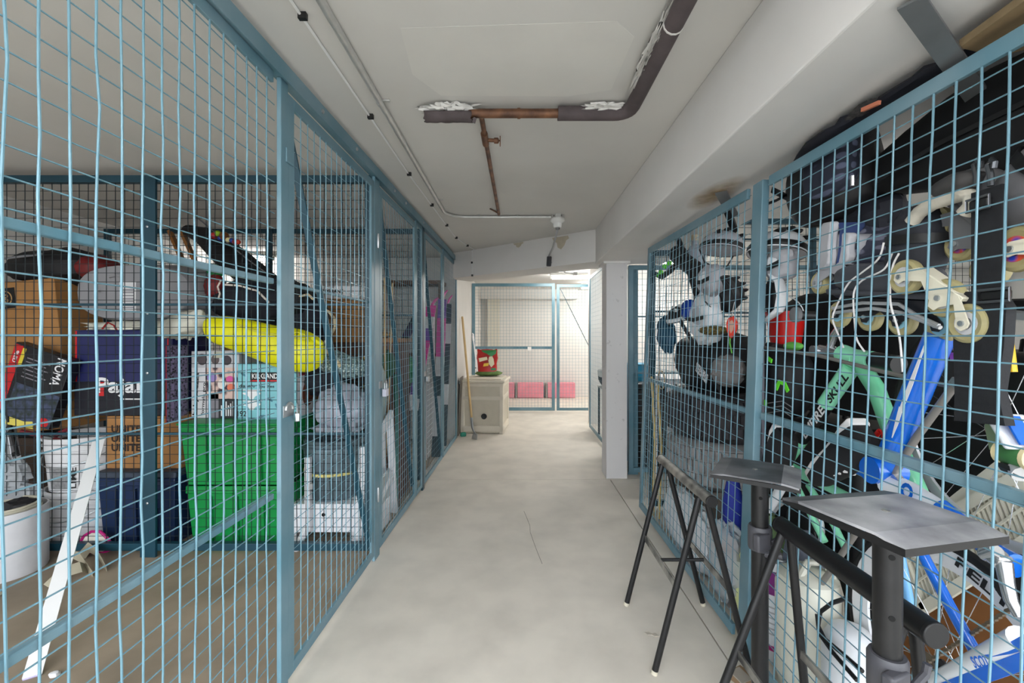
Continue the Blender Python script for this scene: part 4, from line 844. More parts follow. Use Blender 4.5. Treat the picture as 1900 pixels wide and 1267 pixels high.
hz = MB().tube([(-.88, 3.18 + .05 * math.sin(t * 3), .95 - t) if t < .9 else (-.88, 3.2, .05) for t in [k * .06 for k in range(16)]], .014, 8).build('green_hose', mat('green hose', (40, 100, 84), .5)); tag(hz, 'dark green garden hose hanging by the second mesh door', 'hose')
gnb = MB().blob((0, 0, 0), (.05, .12, .1), .2, 2, 7).build('green_bag', mat('dark green cloth', (40, 84, 56), .8, 0, .3, 10, .3)); gnb.location = (-.92, 3.14, 1.02); tag(gnb, 'dark green cloth bag high behind the second mesh door', 'bag')
# third cage: skis and rack
def ski(label, a, b, wd, cols, nm='ski'):
    t = thing(nm, label, 'ski', a, group='skis leaning in the third cage'); a = Vector(a); b = Vector(b); N = len(cols)
    for i, c in enumerate(cols):
        p, q = a + (b - a) * i / N, a + (b - a) * (i + 1) / N
        MB().bar(p, q, wd * .18, wd, hint=(1, 0, 0)).build('ski_section', mat('ski %d %d %d' % c, c, .35), t, world=True)
    d = (b - a).normalized(); MB().ribbon([b, b + d * .06 + Vector((.02, 0, 0)), b + d * .1 + Vector((.05, 0, 0))], [wd, wd * .8, wd * .3], .01, (0, 1, 0)).build('ski_tip', mat('ski tip', cols[-1], .35), t, world=True)
    return t
PU, PI_, WH, BK = (130, 80, 180), (236, 60, 170), (235, 235, 238), (30, 30, 36)
ski('purple and pink ski leaning behind the third mesh door', (-.86, 3.62, .62), (-.83, 4.28, 1.52), .09, [WH, PU, PU, PI_, PI_, PU, WH, PI_])
ski('white and pink ski standing behind the last mesh panel', (-.83, 4.5, .0), (-.80, 4.72, 1.62), .09, [BK, WH, WH, BK, WH, PI_, PI_, PU])
ski('black ski standing at the far end of the left cages', (-.84, 4.95, .0), (-.80, 5.08, 1.6), .09, [BK, BK, WH, BK, BK, WH, BK])
ski('dark violet ski crossing behind the third mesh door', (-.98, 3.64, 1.1), (-.94, 4.2, 1.45), .07, [BK, (70, 40, 90), BK])
gr_ = thing('wire_grid_rack', 'white wire grid rack behind the last mesh panel', 'rack', (-.9, 4.6, 0))
mb = MB()
for k in range(8): mb.tube([(-.9, 4.4 + k * .05, 0), (-.9, 4.4 + k * .05, 1.6)], .003, 5)
for k in range(30): mb.tube([(-.9, 4.38, .05 + k * .053), (-.9, 4.77, .05 + k * .053)], .003, 5)
mb.build('grid', mat('white wire', (236, 236, 238), .4), gr_, world=True, kind='stuff')
for yy in (4.38, 4.77): MB().tube([(-.9, yy, 0), (-.9, yy, 1.62)], .007, 8).build('upright', MATS['white wire'], gr_, world=True)
grb = MB().blob((0, 0, 0), (.05, .12, .12), .2, 2, 9).build('green_sack', mat('green toy', (20, 140, 70))); grb.location = (-.95, 3.85, .93); tag(grb, 'green sack beside the purple ski behind the third door', 'sack')
lst = thing('sack_stand', 'black stand below the green sack in the third cage', 'stand', (-.95, 3.85, 0)); MB().bx(-.04, .04, -.1, .1, .78, .82).build('stand_top', blackpl, lst); MB().bx(-.02, .02, -.02, .02, 0, .78).build('stand_pole', blackpl, lst)
# ------------------------------------------------------------------ right cage contents
def FMx(o, x, z):
    x = Vector(x).normalized(); z = Vector(z); z = (z - x * z.dot(x)).normalized(); y = z.cross(x)
    M = Matrix((x, y, z)).transposed().to_4x4(); M.translation = Vector(o); return M
def mthing(name, label, cat, M, group=None):
    return thing(name, label, cat, M.translation, M.to_euler(), group)
chrome = mat('polished alloy', (205, 207, 210), .22, .85, .1, 20)
silver = mat('silver alloy rim', (196, 198, 202), .3, .6)
RX = Matrix.Rotation(PI / 2, 4, 'Y')     # lathe axis onto X
def YZ(c, Y, Z): return Vector((c, Y, Z))
# --- bicycle wheels (in the plane parallel to the fence)
def bike_wheel(parent, c, r, rim_d, rim_m, tyre_m, name='wheel', nsp=20, tw=.013, letters=None):
    """wheel as a part: hub mesh with rim / tyre / spokes as its sub-parts (world coords)"""
    M = Matrix.Translation(c) @ RX
    hub = MB().lathe([(0, -.045), (.008, -.045), (.008, -.035), (.022, -.033), (.022, -.028), (.014, -.024), (.014, .024), (.022, .028), (.022, .033), (.008, .035), (.008, .045), (0, .045)], 14, M).build(name, chrome, parent, world=True)
    Mi = PW[parent.name].inverted()
    def sub(mb, nm, m, kind=None):
        mb.xf(Mi); return mb.build(nm, m, hub, kind=kind)
    sub(MB().lathe([(r - rim_d, -.004), (r - rim_d, .004), (r - .012, .011), (r, .011), (r, -.011), (r - .012, -.011), (r - rim_d, -.004)], 56, M, close=False), 'rim', rim_m)
    sub(MB().tube([M @ Vector(((r + tw * .6) * math.cos(a), (r + tw * .6) * math.sin(a), 0)) for a in [2 * PI * k / 56 for k in range(56)]], tw, 8, closed=True), 'tyre', tyre_m)
    mb = MB()
    for k in range(nsp):
        a = 2 * PI * k / nsp; b = a + (.5 if k % 2 else -.5); s = .03 if k % 4 < 2 else -.03
        mb.tube([M @ Vector((.02 * math.cos(b), .02 * math.sin(b), s)), M @ Vector(((r - rim_d) * math.cos(a), (r - rim_d) * math.sin(a), 0))], .0011, 4, cap=False)
    sub(mb, 'spokes', chrome, 'stuff')
    return hub
# --- blue road bike
blue = mat('blue bicycle paint', (14, 104, 214), .25, 0, .06, 3, 0, coat=.5); bwhite = mat('white bicycle paint', (232, 234, 238), .28, coat=.4)
cB = 1.0
bk1 = thing('blue_bicycle', 'blue and white road bicycle standing close behind the near mesh', 'bicycle', (1.02, 1.1, 0))
MB().tube([S(1744, 622, cB), S(1690, 752, cB), S(1640, 878, cB)], [.030, .031, .030], 20).build('down_tube', blue, bk1, world=True)
def stripe(pts, wd, off, m, nm='stripe'):
    q = [S(x, y, cB - off) for x, y in pts]; MB().ribbon(q, wd, .001, (0, 1, 0)).build(nm, m, bk1, world=True)
stripe([(1716, 640), (1690, 712), (1668, 770)], [.004, .012, .01], .032, bwhite); stripe([(1672, 756), (1664, 784), (1655, 812)], [.012, .01, .002], .033, bwhite)
MB().tube([S(1596, 868, cB), S(1618, 878, cB), S(1640, 888, cB)], .022, 14).build('seat_stub', blue, bk1, world=True)
MB().tube([S(1640, 872, cB) + Vector((-.04, 0, 0)), S(1640, 872, cB) + Vector((.04, 0, 0))], .036, 18).build('bottom_bracket_shell', blue, bk1, world=True)
MB().tube([S(1648, 896, cB), S(1690, 915, cB), S(1752, 948, cB)], [.03, .028, .02], 16).build('seat_tube', bwhite, bk1, world=True)
lettering('O', S(1682, 912, cB - .031), (0, -1, -.3), (0, -.3, 1), .035, .045, blue, bk1, .05)
MB().tube([S(1745, 940, cB), S(1800, 985, 1.0), S(1850, 1030, .99), S(1885, 1050, .985)], [.02, .02, .022, .024], 14).build('top_tube', blue, bk1, world=True)
MB().bar(S(1862, 768, .99), S(1905, 835, .985), .014, .075, hint=(1, 0, 0)).build('fork_blade', bwhite, bk1, world=True, bevel=.006)
MB().bar(S(1876, 772, .979), S(1908, 826, .975), .004, .03, hint=(1, 0, 0)).build('fork_stripe', blue, bk1, world=True)
bike_wheel(bk1, YZ(1.075, 1.10, .39), .305, .052, bwhite, rubber)
for a, s in ((1.9, 'FELT'), (2.5, 'FELT'), (1.25, 'FELT')):
    r = .283; p = Vector((1.068, 1.10 + r * math.cos(a), .39 + r * math.sin(a)))
    lettering(s, p + Vector((-.006, 0, 0)), (0, -math.sin(a), math.cos(a)), (0, math.cos(a), math.sin(a)), .13, .026, inkb, bk1, .03)
MB().tube([S(1704, 1012, .985), S(1760, 1120, .985), S(1818, 1225, .985)], .012, 12).build('seat_stay', blue, bk1, world=True)
MB().tube([S(1668, 1015, 1.13), S(1690, 1130, 1.13), S(1712, 1275, 1.13)], .012, 12).build('seat_stay', mat('pale blue paint', (110, 170, 220), .3), bk1, world=True)
cs = MB().tube([S(1735, 1272, .965), S(1800, 1243, .965), S(1905, 1190, .965)], [.026, .03, .034], 16, flat=.8).build('chain_stay', bwhite, bk1, world=True)
MB().ribbon([S(x, y, .938) for x, y in ((1745, 1283), (1800, 1262), (1910, 1222))], .024, .002, (0, 0, 1)).build('stay_stripe', blue, bk1, world=True)
MB().ribbon([S(x, y, .935) for x, y in ((1838, 1218), (1870, 1205), (1910, 1188))], [.002, .014, .02], .002, (0, 0, 1)).build('stay_stripe', blue, bk1, world=True)
lettering('SCOTT', S(1822, 1227, .932), (0, -1, .85), (0, .6, .8), .05, .02, blue, bk1, .03)
mbc = MB()
for k in range(22):
    t = k / 21; q = S(1722 + 150 * t, 1228 - 96 * t, .99); mbc.box(q, (.008, .006, .012), (.8, 0, 0))
mbc.build('chain', mat('oily chain', (120, 108, 92), .45, .6), bk1, world=True, kind='stuff')
MB().tube([S(1862, 1042, .965), S(1868, 1080, .96), S(1876, 1115, .955), S(1892, 1145, .955)], [.014, .012, .011, .008], 10).build('crank_arm', chrome, bk1, world=True)
MB().box(S(1846, 1030, .965), (.03, .045, .03), (.4, 0, 0)).build('brake_caliper', chrome, bk1, world=True, bevel=.006); MB().tube([S(1826, 1030, .96), S(1850, 1022, .955)], .012, 10).build('barrel_adjuster', chrome, bk1, world=True)
MB().lathe([(0, 0), (.055, 0), (.055, .003), (.045, .004), (0, .004)], 26, Matrix.Translation(S(1890, 1085, 1.0)) @ RX).build('chain_ring', blackpl, bk1, world=True)
MB().lathe([(.01, 0), (.045, 0), (.04, .01), (.03, .02), (.02, .03), (0, .03)], 22, Matrix.Translation(YZ(1.02, 1.1, .39)) @ RX).build('cassette', mat('oily chain', (120, 108, 92)), bk1, world=True)
MB().tube([S(1742, 1228, .985), S(1752, 1240, .985), S(1758, 1262, .985)], .012, 8).build('rear_derailleur', blackpl, bk1, world=True)
# --- mint bike
mint = mat('mint bicycle paint', (150, 236, 196), .32, 0, .05, 3, coat=.4); sage = mat('sage green bicycle paint', (104, 188, 146), .35, 0, .1, 3, coat=.3)
cM = 1.10
bk2 = thing('mint_bicycle', 'mint green fixed gear bicycle with black lettered tube behind the mesh', 'bicycle', (1.12, 1.5, 0))
MB().tube([S(1580, 680, cM), S(1532, 750, cM)], .027, 18).build('down_tube', mint, bk2, world=True)
MB().tube([S(1532, 750, cM), S(1486, 814, cM)], .0272, 18).build('down_tube_section', blackp, bk2, world=True)
MB().tube([S(1486, 814, cM), S(1452, 862, cM)], .027, 18).build('down_tube', mint, bk2, world=True)
ax = (S(1580, 680, cM) - S(1486, 814, cM)).normalized(); nrm = Vector((-1, 0, 0)); upv = ax.cross(nrm) * -1
if upv.dot(Vector((0, 1, .3))) < 0: upv = -upv
lettering('SKULL', S(1553, 720, cM - .029), ax, upv, .13, .03, inkb, bk2, .03); lettering('EMPIRE', S(1508, 783, cM - .029), ax, upv, .16, .034, inkw, bk2, .03)
MB().tube([S(1563, 655, cM), S(1592, 668, cM)], .03, 16).build('head_tube', mint, bk2, world=True)
MB().tube([S(1590, 664, cM), S(1618, 668, cM)], .028, 16).build('head_lug', mint, bk2, world=True); MB().tube([S(1622, 668, cM), S(1668, 676, cM)], .026, 16).build('fork_crown', blackp, bk2, world=True)
MB().tube([S(1592, 668, cM), S(1625, 720, cM), S(1650, 790, cM), S(1712, 930, cM)], [.025, .024, .023, .022], 16).build('top_tube', sage, bk2, world=True)
MB().tube([S(1522, 650, cM), S(1566, 660, cM)], .021, 16).build('stem', chrome, bk2, world=True); MB().tube([S(1538, 652, cM), S(1548, 620, cM), S(1560, 604, cM)], .012, 12).build('stem_riser', chrome, bk2, world=True)
MB().tube([S(1522, 650, cM) + Vector((-.03, 0, 0)), S(1522, 650, cM) + Vector((.05, 0, 0))], .018, 14).build('stem_clamp', chrome, bk2, world=True)
MB().tube([S(1450, 846, cM), S(1466, 868, cM), S(1500, 884, cM), S(1540, 905, cM), S(1590, 930, cM)], [.025, .024, .02, .016, .014], 14).build('chain_stay', mint, bk2, world=True)
MB().tube([S(1462, 868, cM), S(1492, 930, cM), S(1530, 1005, cM)], .012, 10).build('seat_stay', mint, bk2, world=True); MB().tube([S(1500, 900, cM + .06), S(1548, 975, cM + .06), S(1570, 1020, cM + .06)], .012, 10).build('seat_stay', mint, bk2, world=True)
bike_wheel(bk2, YZ(1.17, 1.055, 1.0), .285, .024, silver, rubber, tw=.016)
MB().tube([S(1795, 692, 1.0), S(1770, 716, 1.0), S(1700, 812, 1.0), S(1640, 912, 1.0), S(1540, 1060, 1.0), S(1450, 1190, 1.0)], .009, 10).build('silver_rod', mat('dull grey rod', (138, 134, 130), .4, .4), bk2, world=True)
MB().box(S(1782, 714, .995), (.02, .035, .018), (.6, 0, 0)).build('rod_clip', chrome, bk2, world=True); MB().box(S(1668, 895, .995), (.02, .035, .025), (.6, 0, 0)).build('rod_clip', chrome, bk2, world=True)
MB().tube([S(1395, 660, .93) if False else S(1402, 642, .95), S(1520, 660, .99), S(1640, 690, 1.03), S(1770, 718, 1.06)], .006, 8).build('brake_cable', mat('grey cable', (110, 108, 104), .5), bk2, world=True)
# pink wheel covers / yellow bits
pkp = thing('pink_spoke_card', 'bright pink plastic pieces in the spokes behind the black strap', 'toy', S(1775, 660, 1.04))
for (a, b) in (((1768, 632), (1788, 648)), ((1764, 654), (1788, 671)), ((1776, 682), (1790, 692))):
    p, q = S(*a, 1.05), S(*b, 1.05); MB().bx(p.x - .002, p.x + .002, q.y, p.y, q.z, p.z).build('pink_piece', mat('pink plastic', (236, 120, 226), .4), pkp, world=True)
yw = MB().tube([S(1872, 640, 1.0), S(1878, 690, 1.0)], .008, 8).build('yellow_rod', mat('yellow plastic', (236, 190, 40), .4)); tag(yw, 'short yellow rod at the right edge beside the black strap', 'rod')
rr_ = thing('red_reflector', 'red bicycle reflector bracket above the blue bicycle stub', 'reflector', S(1632, 818, 1.03)); MB().tube([S(x, y, 1.03) for x, y in ((1622, 812), (1632, 800), (1642, 806), (1640, 826), (1628, 834))], .008, 6, closed=True).build('bracket', mat('red plastic', (205, 28, 24), .35), rr_, world=True); MB().bx(1.02, 1.03, 1.22, 1.30, .905, .915).build('bar', mat('red plastic', (205, 28, 24)), rr_, world=True)
gsp = thing('green_spool', 'cream and green bicycle hub spool at the right edge above the vent', 'spool', S(1886, 845, .985))
M = Matrix.Translation(S(1888, 845, .985)) @ Matrix.Rotation(PI / 2, 4, 'X')
MB().lathe([(.018, -.025), (.022, -.02), (.022, .02), (.018, .025)], 18, M).build('green_wrap', mat('dark green tape', (56, 110, 60), .5), gsp, world=True); MB().lathe([(.024, .02), (.024, .028), (0, .028)], 18, M).build('end_cap', mat('cream ring', (222, 206, 160), .4), gsp, world=True); MB().lathe([(.024, -.02), (.024, -.028), (0, -.028)], 18, M).build('end_cap', MATS['cream ring'], gsp, world=True)
MB().tube([S(1886, 870, .985), S(1897, 880, .98)], .017, 10).build('brake_hood', silver, gsp, world=True); MB().tube([S(1850, 850, .985), S(1868, 866, .98), S(1890, 876, .975)], [.006, .012, .01], 8).build('lever', blackpl, gsp, world=True)
lf2 = MB().prism([(-.02, -.05), (.015, -.04), (.03, 0), (.02, .045), (-.015, .05), (-.03, 0)], 0, .003, FMx(S(1857, 795, 1.02), (0, -1, 0), (-1, 0, 0))).build('green_card', mat('grey green card', (120, 140, 110), .7)); tag(lf2, 'grey green card at the hub of the silver wheel', 'card')
# --- inline skates
def skate(label, wheels, c, up, r, boot_m, frame_m, wheel_m, hub_m, shell_m, boot=True, slim=1.0, group='inline skates hung on the cage'):
    ctr = [S(x, y, c) for x, y in wheels]; a, b = ctr[0], ctr[-1]
    d = (b - a).normalized(); up = Vector(up); up = (up - d * up.dot(d)).normalized()
    t = mthing('inline_skate', label, 'skate', FMx((a + b) / 2, d, up), group)
    Mi = PW[t.name].inverted(); loc = [Mi @ q for q in ctr]
    for q in loc:
        M = Matrix.Translation(q) @ Matrix.Rotation(PI / 2, 4, 'X')
        wh = MB().lathe([(r * .55, -.009), (r * .8, -.012), (r * .95, -.008), (r, 0), (r * .95, .008), (r * .8, .012), (r * .55, .009)], 28, M, close=False).build('wheel', wheel_m, t)
        MB().lathe([(r * .3, -.010), (r * .56, -.010), (r * .56, .010), (r * .3, .010), (r * .3, -.010)], 20, M, close=False).build('wheel_core', hub_m, wh)
        MB().lathe([(0, -.0115), (r * .28, -.0115), (r * .28, .0115), (0, .0115)], 14, M).build('bearing', chrome, wh)
        MB().lathe([(0, -.022), (.006, -.022), (.007, -.014), (.007, .014), (.006, .022), (0, .022)], 10, M).build('axle_bolt', zinc, wh)
    x0, x1 = loc[0].x, loc[-1].x
    if x0 > x1: x0, x1 = x1, x0
    top = r * 1.35
    for s in (-1, 1):
        pl = [(x0 - .014, -.012), (x0 + .014, -.014)]
        n = len(loc)
        xs = sorted(q.x for q in loc)
        pl = []
        for i, x in enumerate(xs):
            pl += [(x - .014, -.002), (x - .008, -.014), (x + .008, -.014), (x + .014, -.002)]
            if i < n - 1: pl.append(((x + xs[i + 1]) / 2, .022))
        pl += [(x1 + .012, .008), (x1 - .03, top * slim), (x0 + .04, top * slim), (x0 - .012, .008)]
        M = Matrix.Rotation(PI / 2, 4, 'X')
        MB().prism(pl, -s * .015, -s * .0185, M).build('frame_plate', frame_m, t, smooth=0)
    MB().bx(x0 + .03, x1 - .03, -.018, .018, top * slim - .008, top * slim + .002).build('frame_deck', frame_m, t, bevel=.002)
    if boot:
        L = x1 - x0; cx = (x0 + x1) / 2; h = top
        MB().prism([(x0 - .01, h + .004), (x1 + .02, h + .004), (x1 + .03, h + .022), (x0 - .015, h + .02)], -.036, .036, Matrix.Rotation(PI / 2, 4, 'X')).build('boot_sole', shell_m, t, bevel=.006)
        MB().blob((cx + .02, 0, h + .055), (L * .52, .045, .045), .06, 2, 3, 24, 14, e=.8).build('boot_shell', shell_m, t)
        MB().blob((x0 + L * .28, 0, h + .13), (.062, .05, .105), .06, 2, 5, 22, 16, e=.75).build('cuff', boot_m, t)
        MB().ribbon([(x0 + L * .28 + .075 * math.cos(a_), .056 * math.sin(a_), h + .15) for a_ in [2 * PI * k / 14 for k in range(15)]], .022, .003, (0, 0, 1)).build('cuff_strap', blackpl, t)
        MB().box((x0 + L * .28 + .02, -.058, h + .15), (.035, .008, .024)).build('buckle', silver, t, bevel=.003)
    return t
amber = mat('amber urethane', (176, 166, 122), .25, 0, .1, 10); hubb = mat('pale blue core', (150, 206, 226), .35); hubg = mat('grey white core', (206, 206, 210), .35)
hubr = pattern_mat('red blue white core', 'vor', (50, 80, 200), (226, 90, 60), 40, .4)
gboot = mat('grey boot shell', (112, 112, 116), .45, 0, .1, 10); dboot = mat('dark boot lining', (44, 46, 54), .8, 0, .2, 20, .2); lboot = mat('light grey boot', (176, 176, 182), .5)
cream = mat('cream frame', (232, 226, 206), .35)
skate('inline skate with pale blue wheel cores hung lowest on the mesh', [(1750, 604), (1675, 594), (1615, 588), (1559, 583)], 1.0, (0, 0, 1), .041, dboot, mat('black alloy frame', (40, 42, 48), .35, .4), amber, hubb, mat('black grey shell', (70, 72, 80), .5))
skate('inline skate with cream frame tilted beside the black strap', [(1800, 600), (1755, 553), (1682, 514)], .945, (0, -.35, 1), .043, dboot, cream, amber, hubg, lboot, boot=False, slim=.72)
skate('grey inline skate with red and blue wheel cores left of the strap', [(1838, 500), (1787, 452), (1740, 415)], 1.02, (0, .55, 1), .04, gboot, mat('grey alloy frame', (120, 120, 124), .4), amber, hubr, gboot)
skate('grey inline skate with red and blue cores at the right edge', [(1960, 520), (1892, 462)], .975, (0, .1, 1), .045, gboot, cream, amber, hubr, gboot)
skate('inline skate with yellowish wheels near the black helmet', [(1590, 515), (1522, 525)], 1.0, (0, .2, 1), .037, lboot, lboot, amber, hubg, lboot, boot=False)
# silver frame rails over the lowest skate
fr = thing('skate_side_rail', 'pair of thin silver rails along the lowest inline skate', 'rail', S(1640, 570, .965))
for pts in (((1545, 572), (1600, 562), (1668, 564), (1700, 585), (1742, 604)), ((1550, 580), (1620, 572), (1672, 580), (1745, 608))):
    MB().tube([S(x, y, .965) for x, y in pts], .005, 6).build('rail', silver, fr, world=True)
# --- strap, hooks, handlebar
mat('dark steel', (110, 112, 116), .3, .8)
webb = mat('black webbing', (30, 31, 36), .75, 0, .25, 60, .15)
bs = thing('black_harness', 'wide black padded strap with metal buckles hanging at the right', 'harness', S(1835, 350, .94))
MB().ribbon([S(1832, y, .945 - .0000 * y) for y in (350, 420, 500, 560)], .058, .006, (0, 1, 0)).build('webbing', webb, bs, world=True)
MB().ribbon([S(x, y, .95) for x, y in ((1828, 540), (1826, 570), (1822, 640), (1818, 720), (1824, 785))], [.06, .1, .1, .085, .1], .02, (0, 1, 0)).build('pad', webb, bs, world=True)
for (x, y, w_) in ((1814, 378, .045), (1842, 548, .06)):
    q = S(x, y, .932); MB().tube([q + Vector((0, a * w_ / 2, b * .012)) for a, b in ((-1, -1), (1, -1), (1, 1), (-1, 1))], .003, 6, closed=True).build('buckle', MATS['dark steel'], bs, world=True); MB().box(q + Vector((.006, 0, 0)), (.012, w_ * .85, .02)).build('buckle_roll', blackpl, bs, world=True, bevel=.004)
for x, lb in ((1812, 'left'), (1838, 'right')):
    o = MB().tube([S(x, 345, .94), S(x, 325, .94), S(x - 4, 305, .94), S(x + 2, 296, .94), S(x + 8, 302, .935), S(x + 6, 312, .935)], .0055, 8).build('snap_hook', mat('dark steel hook', (96, 98, 102), .3, .8)); tag(o, lb + ' one of two steel snap hooks at the top of the harness', 'hook', 'snap hooks')
hbr = thing('handlebar', 'drop handlebar wrapped in pale tape above the skates', 'handlebar', S(1745, 375, 0.955))
MB().tube([S(x, y, 0.955) for x, y in ((1692, 412), (1706, 394), (1730, 378), (1760, 368), (1788, 360), (1803, 364), (1804, 380), (1790, 396))], .0155, 12).build('bar_tape', mat('pale bar tape', (206, 200, 186), .8, 0, .15, 30, .2), hbr, world=True)
MB().blob(S(1775, 342, 0.955), (.025, .055, .025), .15, 2, 4).build('brake_hood', mat('dark grey hood', (64, 62, 62), .6), hbr, world=True)
# --- cloth and pads in the middle
pl1 = pattern_mat('plaid navy cloth', 'plaid', (52, 54, 72), (112, 114, 132), 9)
jk = MB().blob((0, 0, 0), (.09, .17, .1), .25, 2.2, 12, 26, 16, fold=.3).build('plaid_jacket', pl1); jk.location = S(1610, 485, 1.09); tag(jk, 'grey navy plaid jacket bundled above the lowest skate', 'jacket')
jk2 = MB().blob((0, 0, 0), (.1, .14, .1), .25, 2.2, 15, 26, 16, fold=.3).build('navy_coat', nv); jk2.location = S(1610, 420, 1.16); tag(jk2, 'dark navy coat bundle below the plaid backpack', 'coat')
whiteline = mat('white lace', (232, 230, 230), .6)
for i, (pts, lb) in enumerate(((((1640, 450), (1630, 480), (1600, 505), (1575, 525), (1556, 560), (1545, 590), (1555, 620), (1565, 645)), 'long white lace looping down from the jacket to the mint stem'), (((1655, 470), (1640, 500), (1600, 520), (1584, 545), (1586, 600), (1590, 630), (1604, 652)), 'white lace hanging in front of the second skate wheel'), (((1668, 470), (1655, 500), (1652, 560), (1668, 620), (1675, 690)), 'white lace falling past the blue wheel core to the cable'))):
    o = MB().tube(cr([S(x, y, .935) for x, y in pts]), .0024, 6).build('white_lace', whiteline); tag(o, lb, 'lace', 'white laces')
def sneaker(label, toe, heel, c, up, sole_m, up_m, side=1, group=None, L=None):
    t_, h_ = S(*toe, c), S(*heel, c); d = t_ - h_; M = FMx(h_, d, up); t = mthing('sneaker', label, 'shoe', M, group); L = d.length
    n = 12; out = []
    prof = [(0, .03), (.12, .038), (.3, .034), (.5, .034), (.72, .046), (.9, .04), (1.0, .012)]
    poly = [(x * L, w_) for x, w_ in prof] + [(x * L, -w_ * .85) for x, w_ in prof[::-1]]
    MB().prism(poly, 0, .026).build('sole', sole_m, t, bevel=.006)
    vs = []; N = 9; nk = 16
    for i in range(N):
        x = i / (N - 1); hgt = .085 if x < .35 else .085 - (x - .35) * .085; wd = .033 + .010 * math.sin(x * PI) + .004 * x
        if i == 0: wd *= .7
        if i == N - 1: wd *= .35; hgt *= .6
        for k in range(nk):
            a = PI * k / (nk - 1); vs.append((x * L * .97 + .004, -wd * math.cos(a), .022 + hgt * math.sin(a) ** .7))
    MB().add(vs, [(i * nk + k, i * nk + k + 1, (i + 1) * nk + k + 1, (i + 1) * nk + k) for i in range(N - 1) for k in range(nk - 1)] + [tuple(range(nk)), tuple((N - 1) * nk + k for k in range(nk))]).build('upper', up_m, t)
    for k in range(4): MB().bar((L * (.42 + k * .07), -.026, .095 - k * .008), (L * (.44 + k * .07), .026, .095 - k * .008), .008, .004).build('lace', whiteline, t)
    return t
blks = mat('black shoe cloth', (26, 26, 30), .7, 0, .3, 20, .2)
sneaker('black sneaker with white sole hanging below the lettered mint tube', (1503, 884), (1588, 774), .975, (0, -.7, -.7), whiteline, blks)
sneaker('black sneaker with white sole just above the rear stand plate', (1416, 896), (1446, 784), .955, (0, -.9, -.2), whiteline, blks)
sneaker('white and navy shoe hung sole outward above the yellowish wheel', (1524, 500), (1533, 412), .965, (1, -.2, 0), mat('light grey sole', (196, 196, 202), .6), mat('navy shoe', (44, 62, 110), .7))
sneaker('light grey shoe hung beside the white and navy shoe', (1556, 490), (1564, 432), .985, (1, -.1, 0), mat('light grey sole', (196, 196, 202)), lboot)
# helmets
def helmet(label, c, r, m, vent_m, rz=0, tilt=0, cap=None):
    t = thing('bike_helmet', label, 'helmet', c, (tilt, 0, rz))
    vs = []; nu, nv_ = 26, 10
    for j in range(nv_ + 1):
        ph = PI / 2 * j / nv_
        for i in range(nu):
            a = 2 * PI * i / nu; vs.append((r * 1.3 * math.cos(ph) ** .8 * math.cos(a), r * math.cos(ph) ** .8 * math.sin(a), r * .95 * math.sin(ph) - .01))
    MB().add(vs, [(j * nu + i, j * nu + (i + 1) % nu, (j + 1) * nu + (i + 1) % nu, (j + 1) * nu + i) for j in range(nv_) for i in range(nu)] + [tuple(range(nu - 1, -1, -1))]).build('shell', m, t)
    for k, y in enumerate((-.55, -.18, .18, .55)):
        for s in (-1, 1):
            z = r * .95 * math.sqrt(max(.05, 1 - y * y - .25))
            MB().blob((s * r * .6, y * r, z * .97), (r * .38, r * .10, r * .12), 0, 1, 0, 12, 8).build('vent', vent_m, t)
    for s in (-1, 1): MB().ribbon([(r * .5, s * r * .9, -.005), (r * .3, s * r * .6, -r * .7), (.0, 0, -r * 1.05)], .014, .002, (1, 0, 0)).build('chin_strap', blackpl, t)
    MB().lathe([(.97, -.012), (1.0, -.004), (1.0, .012), (.97, .018)], 26, Matrix.Diagonal((r * 1.3, r, 1, 1)), close=False).build('rim_band', vent_m, t)
    return t
hw = mat('white helmet shell', (226, 228, 232), .35); hg = mat('light grey helmet', (170, 172, 180), .4)
helmet('white and black vented bike helmet right of the cage post', S(1440, 468, 1.02), .095, hw, blackpl, PI / 2 + .2, .25)
helmet('light grey skate helmet left of the cage post', S(1338, 462, 1.02), .10, hg, blackpl, PI / 2, .2)
helmet('black and white sport helmet with blue visor above the dark duffel', S(1268, 590, 1.03), .10, blackpl, hw, PI / 2, -.3)
vz = MB().blob((0, 0, 0), (.05, .06, .06), .05, 2, 1).build('blue_goggles', mat('blue lens', (24, 60, 150), .15)); vz.location = S(1280, 575, .965); tag(vz, 'glossy blue goggle lens on the sport helmet', 'goggles')
helmet('black round helmet between white pads left of the cage post', S(1342, 545, 1.03), .095, blackpl, mat('dark grey vent', (50, 50, 54), .5), PI / 2, 1.2)
def pad(label, c, rad, m, seed, R=None, strap=True):
    t = thing('protective_pad', label, 'pad', c); MB().blob((0, 0, 0), rad, .2, 2, seed, 24, 16, e=.8, R=R).build('pad_shell', m, t)
    MB().blob((-rad[0] * .55, 0, rad[2] * .1), (rad[0] * .55, rad[1] * .6, rad[2] * .55), .1, 2, seed + 3, R=R).build('pad_cap', hg if m is hw else hw, t)
    if strap: MB().ribbon([(-rad[0], -rad[1] * .9, 0), (-rad[0] * 1.1, 0, -.01), (-rad[0], rad[1] * .9, 0)], .02, .003, (0, 0, 1)).build('strap', blackpl, t)
    return t
pad('white sports pad hanging below the black round helmet', S(1310, 590, 1.0), (.06, .13, .14), hw, 2)
pad('pale grey elbow pad under the light grey helmet', S(1320, 520, .99), (.05, .1, .08), lboot, 5)
pad('light grey knee pad right of the cage post under the white helmet', S(1450, 492, .985), (.045, .07, .06), lboot, 7)
sbr = MB().blob((0, 0, 0), (.05, .12, .022), .2, 4, 3).build('gold_mesh_glove', mat('gold black mesh', (150, 130, 70), .7, 0, 0, 90, .3, rgb2=(40, 36, 26))); sbr.location = S(1322, 613, .96); tag(sbr, 'gold speckled mesh glove on top of the dark duffel', 'glove')
